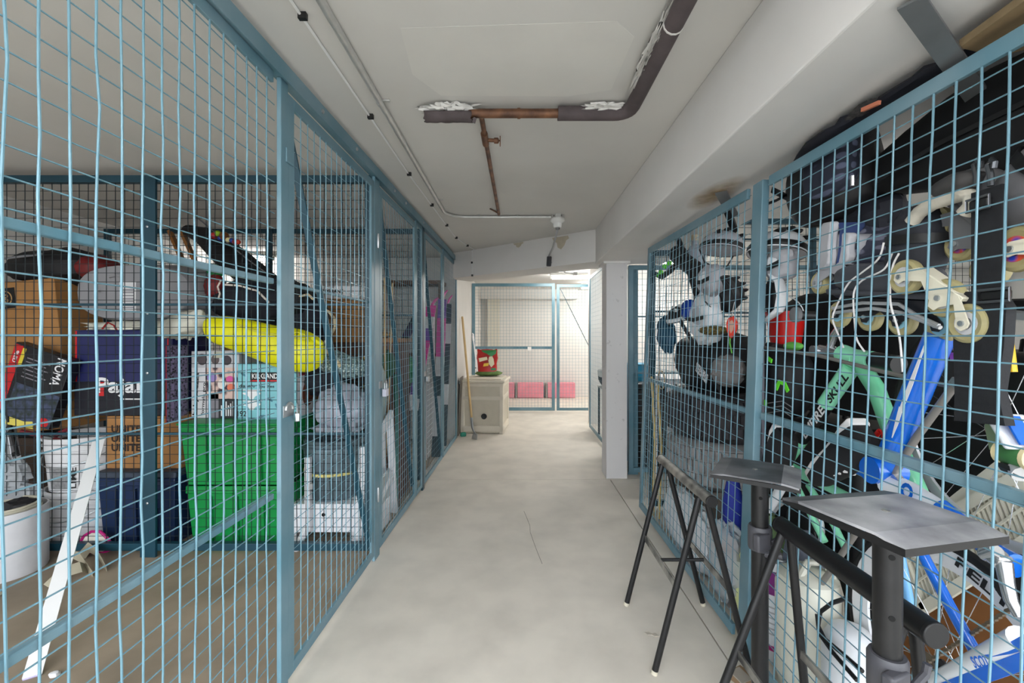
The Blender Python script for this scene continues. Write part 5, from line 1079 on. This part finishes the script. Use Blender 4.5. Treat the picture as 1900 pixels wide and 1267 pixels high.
# crescent white fork guard
cg = thing('fender_guard', 'white crescent shaped guard with black centre right of the cage post', 'guard', S(1430, 550, .95))
for pts, r0 in ((((1426, 505), (1446, 522), (1452, 548), (1446, 575), (1422, 594)), .017), (((1408, 575), (1404, 555), (1408, 540), (1416, 530)), .012)):
    N = len(pts); MB().tube([S(x, y, .955) for x, y in pts], [r0 * (.4 + .9 * math.sin(PI * (i + .4) / N)) for i in range(N)], 10, flat=.6).build('crescent', hw, cg, world=True)
MB().blob(S(1436, 550, .985), (.03, .05, .08), .05, 2, 2).build('core', blackpl, cg, world=True)
up_ = thing('grey_upright', 'grey steel upright standing just inside the cage beside the post', 'upright', (.965, 1.77, 0)); MB().bx(-.006, .006, -.035, .035, 0, 1.56).build('bar', mat('lavender grey steel', (122, 118, 130), .45, .2, .15, 6), up_, bevel=.002)
for z in (1.2, .9, .6): MB().tube([(-.0065, 0, z), (-.008, 0, z)], .005, 8).build('slot', mat('hole black', (4, 4, 4)), up_)
# red bucket, cap, leaf, lime backpack
rbk = thing('red_bucket', 'red plastic bucket hanging behind the grey disc', 'bucket', S(1458, 640, 1.12)); MB().lathe([(0, 0), (.055, 0), (.075, .13), (.08, .13), (.08, .138), (.07, .138), (.05, .01), (0, .01)], 24).build('bucket_wall', mat('red plastic', (205, 28, 24)), rbk)
MB().tube([(.078 * math.cos(a), .078 * math.sin(a) * .3, .13 + .08 * math.sin(a)) for a in [PI * k / 10 for k in range(11)]], .003, 5).build('bail', zinc, rbk)
gd = thing('grey_disc_foot', 'grey round rubber foot on a black leg right of the upright', 'foot', S(1476, 584, .99)); MB().lathe([(0, -.012), (.02, -.012), (.027, -.008), (.027, .006), (.018, .012), (0, .012)], 22, Matrix.Translation(S(1476, 584, .99)) @ FMx((0, 0, 0), (0, 1, 0), (-1, -.5, 0))).build('foot_disc', mat('mid grey rubber', (110, 110, 112), .7), gd, world=True); MB().tube([S(1476, 584, .995), S(1510, 586, 1.06)], .016, 10).build('leg', blackpl, gd, world=True)
glf = MB().blob((0, 0, 0), (.02, .05, .016), .1, 2, 1).build('green_pad', mat('leaf green plastic', (96, 170, 70), .5)); glf.location = S(1472, 642, 1.0); tag(glf, 'leaf green oval pad below the red bucket', 'pad')
lime = mat('lime webbing', (110, 235, 50), .5)
lbp = thing('lime_backpack', 'black backpack with lime green trim right of the grey upright', 'backpack', S(1452, 705, 1.08)); MB().blob((0, 0, 0), (.09, .13, .15), .15, 2, 51, 24, 16, e=.8).build('bag_body', mat('black nylon', (22, 22, 26)), lbp)
for pts in (((1440, 722), (1446, 708), (1456, 712), (1462, 726)), ((1420, 742), (1420, 752)), ((1424, 664), (1432, 670))): MB().ribbon([S(x, y, .97) for x, y in pts], .016, .004, (0, .3, 1)).build('lime_trim', lime, lbp, world=True)
for k in range(3): MB().tube([S(1424, 748 + k * 9, .97), S(1452, 744 + k * 9, .965), S(1470, 756 + k * 9, .97)], .002, 5).build('elastic_cord', mat('grey webbing', (120, 120, 124)), lbp, world=True)
# tyres
trub = mat('dusty black tyre', (56, 54, 58), .8, 0, .3, 18, .2); tgrey = mat('dusty grey tyre', (150, 148, 148), .85, 0, .3, 16, .2)
def car_tyre(label, c, R_, h, m):
    t = thing('car_tyre', label, 'tyre', c, group='winter tyres stacked in the right cage')
    MB().lathe([(R_ * .6, 0), (R_ * .85, -.0), (R_ * .97, h * .12), (R_ * .985, h * .5), (R_ * .97, h * .88), (R_ * .85, h), (R_ * .6, h), (R_ * .58, h * .5), (R_ * .6, 0)], 48, close=False).build('carcass', m, t)
    n = 60; src = None
    for row, (z0, z1, off) in enumerate(((.14, .34, 0), (.38, .61, .5), (.65, .86, 0))):
        mb = MB()
        for k in range(n):
            a = 2 * PI * (k + off) / n; mb.box((R_ * .99 * math.cos(a), R_ * .99 * math.sin(a), h * (z0 + z1) / 2), (.016, R_ * 2 * PI / n * .74, h * (z1 - z0)), (0, 0, a))
        mb.build('tread_blocks', m, t, smooth=0, kind='stuff')
    return t
plinth = carton('tyre_plinth', 'low wooden crate carrying the two stacked tyres', 'crate', (1.28, 2.73, 0), (.5, .5, .345), mat('grey brown board', (120, 112, 104)))
car_tyre('lower dusty grey tyre of the pair stacked in the right cage', (1.275, 2.72, .35), .335, .275, tgrey)
car_tyre('upper black tyre of the pair stacked in the right cage', (1.265, 2.70, .628), .33, .275, trub)
df = thing('black_duffel', 'large dark teal and black duffel leaning on the tyres', 'bag', S(1330, 680, 1.2))
MB().blob((0, 0, .03), (.2, .3, .17), .15, 2, 61, 28, 18, e=.75).build('bag_body', mat('black nylon', (22, 22, 26)), df)
MB().ribbon([S(x, y, .965) for x, y in ((1262, 595), (1300, 660), (1340, 730))], .03, .004, (0, .6, .5)).build('strap', webb, df, world=True)
MB().ribbon([S(x, y, .96) for x, y in ((1292, 680), (1302, 692), (1312, 704))], .05, .003, (0, .6, .6)).build('label_patch', pattern_mat('white dash print', 'vor', (24, 24, 28), (210, 210, 214), 90), df, world=True)
tb = MB().blob((0, 0, 0), (.05, .14, .10), .2, 2, 66, 22, 14, fold=.2, R=Euler((.7, 0, 0)).to_matrix()).build('teal_bag', mat('dark teal nylon', (20, 78, 108), .55, 0, .2, 8, .3)); tb.location = S(1236, 620, .985); tag(tb, 'dark teal nylon bag by the far corner post', 'bag')
shb = MB().blob((0, 0, 0), (.07, .1, .07), .2, 2, 68, 22, 14, fold=.2).build('grey_shoe_bag', mat('grey felt', (120, 118, 118), .9, 0, .2, 30, .2)); shb.location = S(1352, 688, .965); tag(shb, 'grey felt pouch resting against the cage post', 'pouch')
kt = thing('luggage_tag', 'red heart shaped tag hanging beside the cage post', 'tag', S(1357, 608, .912))
hp = [S(x, y, .912) for x, y in ((1354, 592), (1361, 590), (1366, 600), (1364, 613), (1357, 624), (1352, 614), (1351, 600))]
MB().tube(hp, .008, 8, closed=True).build('tag_rim', mat('coral red plastic', (226, 70, 54), .4), kt, world=True); MB().add(hp, [tuple(range(7))]).build('tag_face', mat('pale tag face', (232, 190, 170), .5), kt, world=True, smooth=0); MB().tube([S(1358, 590, .912), S(1360, 575, .912), S(1363, 560, .912)], .002, 5).build('tag_cord', zinc, kt, world=True); MB().tube([S(1355, 626, .912), S(1354, 636, .912), S(1358, 655, .912)], .003, 5).build('tag_chain', mat('leaf green plastic', (96, 170, 70)), kt, world=True)
# microphone foam, lime goggles, pole
mk_ = thing('foam_microphone', 'black foam ball with lime green and black clips near the far corner', 'microphone', S(1262, 468, 1.0)); MB().blob(S(1258, 472, 1.0), (.055, .055, .055), .03, 2, 1).build('foam_ball', mat('black nylon', (22, 22, 26)), mk_, world=True); MB().tube([S(1260, 478, 1.0), S(1290, 500, 1.02)], .05, 10).build('body', blackpl, mk_, world=True)
for i, (x, y) in enumerate(((1226, 505), (1234, 494), (1242, 488), (1223, 511))): MB().blob(S(x, y, .975), (.016, .022, .016), .1, 2, i).build('lime_clip', lime, mk_, world=True)
MB().tube([S(1215, 508, .98), S(1228, 514, .98), S(1244, 502, .98), S(1256, 490, .985)], .018, 8).build('strap_roll', blackpl, mk_, world=True)
pol = MB().tube([S(1254, 432, .99), S(1272, 480, .99), S(1292, 545, .99)], .017, 10).build('black_pole', blackp); tag(pol, 'black pole slanting down by the far corner of the cage', 'pole')
bot = thing('clear_bottle', 'clear grey drinking bottle standing among the pads', 'bottle', S(1290, 505, 1.08)); MB().lathe([(0, 0), (.045, 0), (.047, .01), (.047, .13), (.03, .16), (.02, .165), (.02, .2), (0, .2)], 20).build('bottle_body', mat('smoky plastic', (170, 176, 186), .2, alpha=.75), bot); MB().lathe([(.022, .19), (.022, .225), (0, .225)], 16).build('cap', mat('tan cap', (190, 176, 150), .5), bot)
# hanging top items
sn = thing('snowboard_bag', 'huge black snowboard bag hung under the ceiling at upper right', 'bag', (1.16, .95, 1.70))
mbs = MB(); vs = []; ring = 18
for i in range(12):
    t_ = i / 11; y = 1.46 - t_ * 1.2; s = min(1, .25 + 2.2 * t_) if t_ < .4 else 1; zc = 1.71 + .015 * math.sin(t_ * 9); hz_ = .145 * s
    for k in range(ring):
        a = 2 * PI * k / ring; vs.append((1.17 + math.copysign(abs(math.cos(a)) ** .6, math.cos(a)) * .115 * (.5 + .5 * s), y, zc + math.copysign(abs(math.sin(a)) ** .6, math.sin(a)) * hz_))
mbs.add(vs, [(i * ring + k, i * ring + (k + 1) % ring, (i + 1) * ring + (k + 1) % ring, (i + 1) * ring + k) for i in range(11) for k in range(ring)] + [tuple(range(ring)), tuple(11 * ring + k for k in range(ring))]).build('bag_body', mat('deep black cloth', (12, 12, 15), .85, 0, .2, 10, .2), sn, world=True)
MB().ribbon([(1.05, y, 1.69 + .02 * math.sin(y * 8)) for y in (1.3, 1.1, .9, .7, .5)], .012, .003, (0, 0, 1)).build('zip', blackpl, sn, world=True)
pb_ = thing('plaid_backpack', 'dark plaid backpack hanging from the cage top above the helmets', 'backpack', S(1545, 330, 1.06))
MB().blob((.02, .03, 0), (.10, .165, .15), .12, 2, 71, 28, 18, e=.75).build('bag_body', mat('black nylon', (22, 22, 26)), pb_); MB().blob((-.05, -.06, .03), (.05, .10, .115), .1, 2, 73, 24, 16, e=.7).build('plaid_flap', pattern_mat('blue grey plaid', 'plaid', (40, 44, 60), (92, 98, 122), 10), pb_)
MB().ribbon([S(x, y, 1.0) for x, y in ((1490, 378), (1460, 366), (1432, 352))], .022, .003, (0, 0, 1)).build('strap', webb, pb_, world=True); MB().ribbon([S(x, y, 1.0) for x, y in ((1490, 345), (1440, 372), (1405, 385))], .01, .003, (0, 0, 1)).build('strap', webb, pb_, world=True); MB().tube([S(1582, 326, .985), S(1582, 345, .985)], .006, 6).build('zip_pull', chrome, pb_, world=True)
tp = thing('torn_mat', 'torn black cloth bundle lying along the top of the right fence', 'cloth', S(1650, 215, .985))
mbt = MB(); vs = []; N = 16; ring = 12
for i in range(N):
    t_ = i / (N - 1); y = 1.56 - .62 * t_; rr = (.028 if t_ < .5 else .022) * (math.sin(PI * min(1, t_ * 3 + .12) / 2)) * (1 if t_ < .9 else .5)
    for k in range(ring):
        a = 2 * PI * k / ring; j = 1 + .35 * noise.noise(Vector((i * .9, math.cos(a) * 2, math.sin(a) * 2)))
        vs.append((.985 + math.cos(a) * rr * 2 * j, y, 1.842 - .005 * t_ + math.sin(a) * rr * .75 * j))
mbt.add(vs, [(i * ring + k, i * ring + (k + 1) % ring, (i + 1) * ring + (k + 1) % ring, (i + 1) * ring + k) for i in range(N - 1) for k in range(ring)]).build('cloth_roll', nv, tp, world=True)
MB().bar(S(1600, 204, .925), S(1632, 190, .925), .008, .01).build('orange_lining', mat('orange lining', (214, 130, 100), .7), tp, world=True); MB().blob(S(1600, 205, .95), (.02, .06, .014), .5, 5, 3, 16, 10).build('frayed_edge', mat('frayed grey', (70, 68, 68), .9, 0, .5, 80, .4), tp, world=True)
ply = MB().prism([(-.10, -.12), (.02, -.13), (.10, -.05), (.11, .08), (.03, .13), (-.08, .1)], 0, .016, Matrix.Translation((1.0, .82, 1.822))).build('plywood_offcut', mat('plywood', (150, 128, 96), .7, 0, .3, 14)); tag(ply, 'rounded plywood offcut resting on the fence top at upper right', 'plywood')
flat = mat('grey steel flat bar', (136, 138, 140), .4, .5, .2, 8)
b1 = thing('steel_flat_bar', 'long grey steel flat bar crossing over the right fence at upper right', 'bar', (.93, .947, 1.82)); MB().bar((.748, .84, 1.857), (1.33, 1.18, 1.715), .042, .006, hint=(0, 0, 1)).build('bar', flat, b1, world=True); MB().bar((.80, .865, 1.8495), (.86, .90, 1.835), .008, .008, hint=(0, 0, 1)).build('paint_flake', flake, b1, world=True)
b2 = thing('steel_flat_bar', 'short grey steel bar end poking over the right fence near the column', 'bar', (.9, 1.98, 1.84)); MB().bar(P(1328, 338, 1.93), P(1362, 402, 2.12), .05, .006, hint=(0, 0, 1)).build('bar', flat, b2, world=True); MB().bar(P(1345, 378, 2.06), P(1362, 425, 2.2), .03, .02).build('bolt_bracket', blackpl, b2, world=True)
# vent panel + carton + lower clutter
vp = thing('louvre_vent', 'cream slatted louvre panel leaning at lower right behind the bicycle', 'vent', S(1790, 1000, 1.32))
TL, TR, BR, BL = S(1668, 1012, 1.32), S(1880, 848, 1.32), S(1935, 985, 1.32), S(1712, 1130, 1.32)
crv = mat('cream enamel', (226, 222, 206), .45)
u = (TR - TL); v = (BL - TL); nrm = u.cross(v).normalized(); nrm = nrm if nrm.x < 0 else -nrm
MB().quad(TL - nrm * .03, TR - nrm * .03, BR - nrm * .03, BL - nrm * .03, .004).build('back_plate', blackpl, vp, world=True)
for a, b in ((TL, TR), (TR, BR), (BR, BL), (BL, TL)): MB().bar(a, b, .03, .012, hint=nrm).build('frame_edge', crv, vp, world=True)
for k in range(1, 30):
    t_ = k / 30; a = TL + u * t_; b = BL + (BR - BL) * t_; MB().bar(a - nrm * .01, b - nrm * .01, .0062, .014, hint=nrm).build('slat', crv, vp, world=True)
for t_ in (.3, .62): MB().bar(TL + v * t_ - nrm * .002, TR + (BR - TR) * t_ - nrm * .002, .006, .006, hint=nrm).build('cross_rail', crv, vp, world=True)
MB().add([S(1752, 945, 1.30), S(1905, 858, 1.30), S(1905, 925, 1.30), S(1880, 900, 1.30), S(1770, 962, 1.30)], [(0, 1, 2, 3, 4)]).build('top_panel', crv, vp, world=True, smooth=0)
bx1 = carton('brown_carton', 'large brown carton at lower right behind the blue chain stay', 'box', (1.62, 1.36, 0), (.5, .5, .55), mat('dark brown carton', (134, 86, 42), .8, 0, .15, 10))
jug = thing('white_jug', 'large cream white plastic jug on the floor behind the near trestle', 'jug', (1.0, 1.52, 0)); MB().lathe([(0, 0), (.095, 0), (.1, .01), (.1, .36), (.09, .40), (.05, .425), (0, .43)], 30).build('jug_body', mat('cream white plastic', (228, 226, 212), .4, 0, .05, 6), jug); MB().tube([(-.05, -.03, .4), (-.02, -.03, .46), (.04, -.03, .46), (.07, -.03, .39)], .012, 8).build('jug_handle', MATS['cream white plastic'], jug)
can2 = thing('white_canister', 'smaller white canister with black cable right of the large jug', 'canister', (1.0, 1.33, 0)); MB().lathe([(0, 0), (.07, 0), (.072, .01), (.072, .3), (.05, .34), (.03, .35), (0, .35)], 26).build('canister_body', hw, can2)
MB().tube([S(x, y, .915) for x, y in ((1570, 1110), (1545, 1118), (1522, 1135), (1518, 1160), (1530, 1185), (1560, 1210), (1600, 1245))], .006, 8).build('black_cable', blackpl, can2, world=True); MB().tube([S(x, y, .912) for x, y in ((1516, 1140), (1520, 1175), (1545, 1210), (1590, 1262))], .006, 8).build('black_cable', blackpl, can2, world=True)
pcan = thing('detergent_can', 'white can with purple and magenta label beside the rear stand pole', 'can', (1.0, 1.70, 0)); MB().lathe([(0, 0), (.06, 0), (.06, .36), (.055, .37), (.05, .365), (0, .36)], 28).build('can_body', hw, pcan)
mag = mat('purple label', (132, 26, 128), .35, 0, .2, 10)
MB().lathe([(.0608, .25), (.0608, .34)], 28, close=False).build('purple_band', mag, pcan); MB().lathe([(.0608, .04), (.0608, .06)], 28, close=False).build('magenta_band', mat('magenta label', (180, 30, 120), .4), pcan)
for k in range(6): 
    a = -2.2; z = .1 + k * .02; MB().lathe([(.0609, z), (.0609, z + .006)], 28, close=False).build('text_line', mat('pale grey print', (176, 176, 180), .5), pcan)
MB().tube([(.03 * math.cos(a), .03 * math.sin(a), .372) for a in [2 * PI * k / 16 for k in range(16)]], .004, 6, closed=True).build('lid_ring', zinc, pcan)
yj = thing('yellow_green_bottle', 'translucent yellow green bottle just right of the grey cage post', 'bottle', (.985, 1.90, 0)); MB().lathe([(0, 0), (.045, 0), (.048, .01), (.048, .24), (.035, .28), (.02, .3), (.02, .33), (0, .33)], 24).build('bottle_body', mat('yellow green liquid', (206, 214, 120), .3, 0, .3, 4, rgb2=(226, 228, 190)), yj); MB().lathe([(.022, .31), (.022, .35), (0, .35)], 16).build('cap', blackpl, yj)
gj = thing('green_price_bottle', 'dark green bottle with lime numeral behind the yellow green bottle', 'bottle', (1.09, 1.93, 0)); MB().lathe([(0, 0), (.07, 0), (.07, .36), (.04, .42), (.03, .45), (0, .45)], 24).build('bottle_body', mat('clear green plastic', (120, 150, 100), .2, alpha=.85), gj); MB().lathe([(.0705, .2), (.0705, .3)], 24, close=False).build('label_band', blackpl, gj); lettering('-4', (1.03, 1.868, .26), (.8, .0, 0) if False else (.74, .67, 0) and Vector((.75, -.66, 0)), ZU, .05, .04, lime, gj, .04)
ws = MB().blob((0, 0, 0), (.07, .33, .17), .12, 2, 81, 30, 20, fold=.15, e=.8).build('white_sack', mat('white woven sack', (216, 218, 222), .6, 0, .08, 12, .2)); ws.location = (.955, 2.45, .165); tag(ws, 'long white woven sack on the floor along the right fence', 'sack')
clr = thing('clear_bag', 'clear plastic bag of small things against the right fence', 'bag', (.955, 2.02, .0)); MB().blob((0, 0, .2), (.06, .15, .18), .25, 2.5, 83, 26, 18, fold=.3).build('film', mat('clear film', (215, 222, 226), .15, 0, 0, 10, .3, alpha=.6), clr)
for i, (y, z, c_) in enumerate(((-.04, .12, (40, 60, 150)), (.05, .14, (230, 230, 230)), (0, .26, (200, 110, 70)), (-.06, .22, (225, 225, 220)), (.06, .25, (210, 215, 220)))): MB().blob((.015, y, z), (.03, .04, .05), .1, 2, i, 12, 8).build('small_item', mat('bag item %d' % i, c_, .4), clr)
ub_ = MB().tube([(1.0, 2.06, .0), (1.0, 2.05, .45), (1.0, 2.05, .6)], [.03, .045, .02], 12).build('blue_roll', mat('royal blue cloth', (24, 44, 150), .6, 0, .2, 12, .2)); tag(ub_, 'royal blue rolled cloth standing left of the cage post', 'roll')
wpipe = MB().tube([S(1425, 945, .96), S(1438, 925, .96), S(1452, 900, .96)], .017, 12).build('white_pipe', hw); tag(wpipe, 'short white plastic pipe beside the rear stand pole', 'pipe')
ring_ = thing('chair_frame', 'white oval tube frame behind the near trestle pipe', 'frame', S(1470, 990, 1.15)); MB().tube([S(1475 + 50 * math.cos(a), 985 + 60 * math.sin(a), 1.14) for a in [2 * PI * k / 30 for k in range(30)]], .010, 8, closed=True).build('oval_tube', hw, ring_, world=True); MB().blob(S(1485, 985, 1.2), (.02, .1, .11), .05, 2, 3).build('backrest_mesh', blackpl, ring_, world=True)
jn = MB().blob((0, 0, 0), (.06, .08, .1), .2, 2, 91, 22, 14, fold=.3).build('grey_jeans', mat('washed grey denim', (110, 116, 132), .8, 0, .3, 14, .2)); jn.location = S(1492, 1035, 1.08); tag(jn, 'washed grey denim bundle above the detergent can', 'jeans')
# dark luggage filling the back of the cage
dks = mat('black suitcase shell', (24, 24, 27), .55, 0, .25, 10, .1)
def suitcase(label, loc, size, rz, m):
    t = thing('suitcase', label, 'suitcase', loc, (0, 0, rz), 'dark suitcases at the back of the sports cage'); w_, d_, h_ = size
    MB().bx(-w_ / 2, w_ / 2, -d_ / 2, d_ / 2, .03, h_).build('shell', m, t, bevel=.03)
    MB().bx(-w_ / 2 - .002, w_ / 2 + .002, -.004, .004, .05, h_ - .02).build('zip', blackpl, t); MB().tube([(-.06, 0, h_), (-.06, 0, h_ + .03), (.06, 0, h_ + .03), (.06, 0, h_)], .01, 8).build('handle', blackpl, t)
    for sx in (-1, 1):
        for sy in (-1, 1): MB().lathe([(0, -.01), (.022, -.01), (.022, .01), (0, .01)], 12, Matrix.Translation((sx * w_ * .4, sy * d_ * .35, .022)) @ RX).build('caster', rubber, t)
    return t
suitcase('tall black suitcase behind the mint bicycle', (1.5, 1.95, 0), (.45, .5, .86), .1, dks)
suitcase('tall black suitcase behind the silver wheel at right', (1.62, 1.36, .555), (.45, .55, .62), -.05, dks)
suitcase('black suitcase in the middle of the right cage', (1.55, 2.5, 0), (.2, .4, .95), .0, dks)
bxk = thing('garment_bag', 'black garment bag hanging behind the jackets and helmets', 'bag', (1.38, 1.85, 1.16)); MB().blob((0, 0, .0), (.12, .47, .26), .12, 2, 95, 28, 18, e=.7).build('bag_body', mat('deep black cloth', (12, 12, 15)), bxk)
MB().tube([(0, 0, .22), (0, 0, .5), (0, .0, .76)], .003, 5).build('hanger_hook', zinc, bxk)
# white table and hoop beyond the corner
wt = thing('white_table', 'white table seen beyond the far corner of the sports cage', 'table', (1.55, 3.58, 0)); MB().bx(-.42, .6, -.22, .24, .86, .9).build('table_top', wl, wt, bevel=.004)
for sx in (-.38, .55):
    for sy in (-.19, .2): MB().bx(sx - .02, sx + .02, sy - .02, sy + .02, 0, .86).build('leg', wl, wt)
hp_ = MB().tube([(.97 + .0 * k, 2.98 + .07 * math.cos(a), .93 + .06 * math.sin(a)) for k, a in enumerate([2 * PI * k / 20 for k in range(20)])], .004, 6, closed=True).build('cable_hoop', mat('tan cord', (205, 185, 150))); tag(hp_, 'thin tan cable hoop hanging at the far corner post', 'cable')
for i, (x, y) in enumerate(((.925, 3.02), (.95, 2.97))):
    o = MB().tube([(x, y, 0), (x + .01, y - .02, .5), (x - .01, y - .01, .95 - i * .05)], .009, 8).build('yellow_cane', mat('yellow cane', (214, 188, 120), .55, 0, .2, 10)); tag(o, ('taller' if i == 0 else 'shorter') + ' yellowish cane standing in the far corner of the sports cage', 'cane', 'canes in the far corner')
tbx = carton('teal_crate', 'bright teal crate seen between column and corner post', 'crate', (1.2, 4.5, 0), (.3, .3, .95), mat('bright teal plastic', (20, 150, 190), .5))
bln = thing('black_wheel_bin', 'black ribbed bin behind the bolted blue post', 'bin', (1.25, 4.15, 0)); MB().bx(-.15, .2, -.12, .12, 0, .75).build('bin_body', blackpl, bln, bevel=.02); MB().bx(-.16, .21, -.13, .13, .75, .79).build('bin_lid', blackpl, bln, bevel=.01)
# ------------------------------------------------------------------ foreground trestles and monitor stands
steel_worn = mat('worn grey steel pipe', (186, 184, 178), .38, .7, .35, 12, .05, rgb2=(88, 88, 88))
def trestle(label, x, y0, y1, zt, pr, feetL, feetR, pipe_m, ly0, ly1, zbL=.33):
    t = thing('trestle', label, 'trestle', (x, (y0 + y1) / 2, 0))
    MB().tube([(x, y0, zt), (x, y1, zt)], pr, 20).build('top_pipe', pipe_m, t, world=True)
    for y in (y0, y1):
        s = -1 if y == y0 else 1
        MB().tube([(x, y - s * .004, zt), (x, y + s * .006, zt)], pr * 1.02, 20).build('end_cap', blackpl, t, world=True, bevel=.002)
    for ly in (ly0, ly1):
        for fx in (feetL, feetR):
            f = Vector((fx, ly, .0)); tp = Vector((x + .012 * (1 if fx > x else -1), ly, zt - pr * .6))
            d = (tp - f).normalized()
            lg = MB().tube([f + d * .012, tp], .0115, 12).build('leg', blackp, t, world=True)
            MB().tube([f, f + d * .014], .0125, 12).build('foot_cap', mat('worn cream foot cap', (205, 198, 180), .6), lg, world=False) if False else MB().tube([f - Vector((x, (y0 + y1) / 2, 0)), f - Vector((x, (y0 + y1) / 2, 0)) + d * .014], .0125, 12).build('foot_cap', mat('worn cream foot cap', (205, 198, 180), .6), lg)
    for fx in (feetL, feetR):
        k = zbL / zt; xx = fx + (x - fx) * k
        MB().bar((xx, ly0, zbL), (xx, ly1, zbL), .006, .024).build('side_rail', steel_worn, t, world=True)
    k = zbL / zt
    MB().tube([(feetL + (x - feetL) * k, (ly0 + ly1) / 2, zbL), (feetR + (x - feetR) * k, (ly0 + ly1) / 2, zbL)], .007, 8).build('cross_rod', blackp, t, world=True)
    return t
trestle('black folding trestle with worn grey top pipe, standing farther down the aisle', .67, 1.525, 2.06, .652, .020, .495, .846, steel_worn, 1.60, 2.01, .31)
trestle('black folding trestle with black top pipe, nearest in the right foreground', .775, .822, 1.30, .667, .024, .512, .848, mat('worn black pipe', (40, 40, 42), .35, .4, .4, 10), .875, 1.275, .31)
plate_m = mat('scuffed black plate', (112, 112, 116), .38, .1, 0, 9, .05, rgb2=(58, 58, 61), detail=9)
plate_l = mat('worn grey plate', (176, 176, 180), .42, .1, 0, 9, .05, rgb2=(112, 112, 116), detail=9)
def stand(label, corners, z, pole, r, clampz, pm, tilt=0.0):
    cx, cy = pole
    t = thing('monitor_stand', label, 'stand', (cx, cy, 0))
    a, b, c, d = [Vector((x, y, z)) for x, y in corners]   # left, back, right, front
    # centre plate + two bent wings
    def lerp(p, q, k): return p + (q - p) * k
    ab1, ab2 = lerp(a, b, .0), lerp(a, b, 1)
    down = Vector((0, 0, -.016))
    l1, l2 = lerp(a, d, .0), lerp(b, c, .0)
    i1, i2 = lerp(a, d, .16), lerp(b, c, .16); j1, j2 = lerp(a, d, .80), lerp(b, c, .80)
    MB().quad(i1, j1, j2, i2, .005).build('centre_plate', pm, t, world=True)
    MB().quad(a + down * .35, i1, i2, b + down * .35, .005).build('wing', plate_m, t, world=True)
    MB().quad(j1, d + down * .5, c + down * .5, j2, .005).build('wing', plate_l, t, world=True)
    # skirt under the near edge
    MB().quad(a + down * .35, a + down, d + down * 1.3, d + down * .5, .004).build('lip', blackp, t, world=True)
    MB().quad(d + down * .5, d + down * 1.3, c + down * 1.3, c + down * .5, .004).build('lip', blackp, t, world=True)
    ctr = (i1 + i2 + j1 + j2) / 4
    MB().lathe([(.007, 0), (.007, .001), (.004, .0025), (0, .002)], 12, Matrix.Translation((ctr.x, ctr.y, z))).build('plate_bolt', steel_worn, t, world=True)
    MB().lathe([(.03, z - .0055), (.03, z - .012), (r + .004, z - .022), (r + .004, z - .03)], 20, Matrix.Translation((cx, cy, 0))).build('socket', blackp, t, world=True)
    up = MB().tube([(cx, cy, clampz - .02), (cx, cy, z - .012)], r, 24).build('upper_pole', blackp, t, world=True)
    for k, zz in enumerate((z - .075, z - .185)):
        dv = Vector((-.4, -.92, 0)).normalized()
        MB().tube([Vector((0, 0, zz)) + dv * (r - .004), Vector((0, 0, zz)) + dv * (r + .0006)], .0052, 10).build('pin_hole', mat('hole black', (4, 4, 4), .9), up)
    MB().tube([(cx, cy, .02), (cx, cy, clampz)], r * .98, 24).build('lower_pole', blackp, t, world=True)
    cl = MB().lathe([(r + .007, clampz - .035), (r + .009, clampz - .03), (r + .009, clampz + .03), (r + .006, clampz + .036)], 24, Matrix.Translation((cx, cy, 0))).build('clamp_collar', mat('dark grey plastic clamp', (70, 70, 76), .45), t, world=True)
    dv = Vector((-.35, -.93, 0)); 
    MB().box(Vector((cx, cy, clampz)) + dv * (r + .012), (.05, .022, .05), (0, 0, .35)).build('clamp_jaw', MATS['dark grey plastic clamp'], t, world=True, bevel=.005)
    MB().tube([Vector((cx, cy, clampz - .045)) + dv * .01 + Vector((-.0, 0, 0)), Vector((cx + .045, cy - .035, clampz - .04))], .011, 12).build('clamp_knob', MATS['dark grey plastic clamp'], t, world=True)
    MB().tube([Vector((cx + .02, cy - .03, clampz - .005)), Vector((cx + .052, cy - .02, clampz + .012)), Vector((cx + .056, cy - .02, clampz + .03))], .007, 8).build('clamp_lever', MATS['dark grey plastic clamp'], t, world=True)
    for k in range(3):
        an = 2.3 + k * 2 * PI / 3
        MB().bar((cx, cy, .05), (cx + .06 * math.cos(an), cy + .06 * math.sin(an), .012), .022, .012).build('base_leg', blackp, t, world=True, bevel=.003)
    return t
s_ = 1.0
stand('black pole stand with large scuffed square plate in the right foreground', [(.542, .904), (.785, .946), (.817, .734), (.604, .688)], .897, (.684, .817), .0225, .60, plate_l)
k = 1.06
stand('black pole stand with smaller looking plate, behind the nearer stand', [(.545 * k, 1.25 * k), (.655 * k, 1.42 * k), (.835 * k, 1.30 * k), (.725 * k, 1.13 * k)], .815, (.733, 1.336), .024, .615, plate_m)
cf = thing('cardboard_offcut', 'small folded cardboard offcut on the floor under the trestles', 'cardboard', (.795, 1.555, 0))
MB().box((0, 0, .02), (.05, .06, .036), (0, 0, .5)).build('fold', mat('faded cardboard', (138, 112, 84), .8), cf); MB().box((-.02, -.02, .045), (.055, .05, .004), (.2, .1, .5)).build('flap', mat('grey cardboard', (150, 142, 132), .8), cf)
lf = MB().prism([(-.03, 0), (-.012, .008), (0, .004), (.014, .012), (.03, 0), (.012, -.01), (0, -.004), (-.015, -.011)], 0, .003).build('dry_leaf', mat('dry leaf', (186, 178, 166), .8)); lf.location = (.55, 1.81, .001); lf.rotation_euler = (0, .05, -.3); tag(lf, 'small pale dry leaf scrap on the floor beside the trestle', 'leaf')
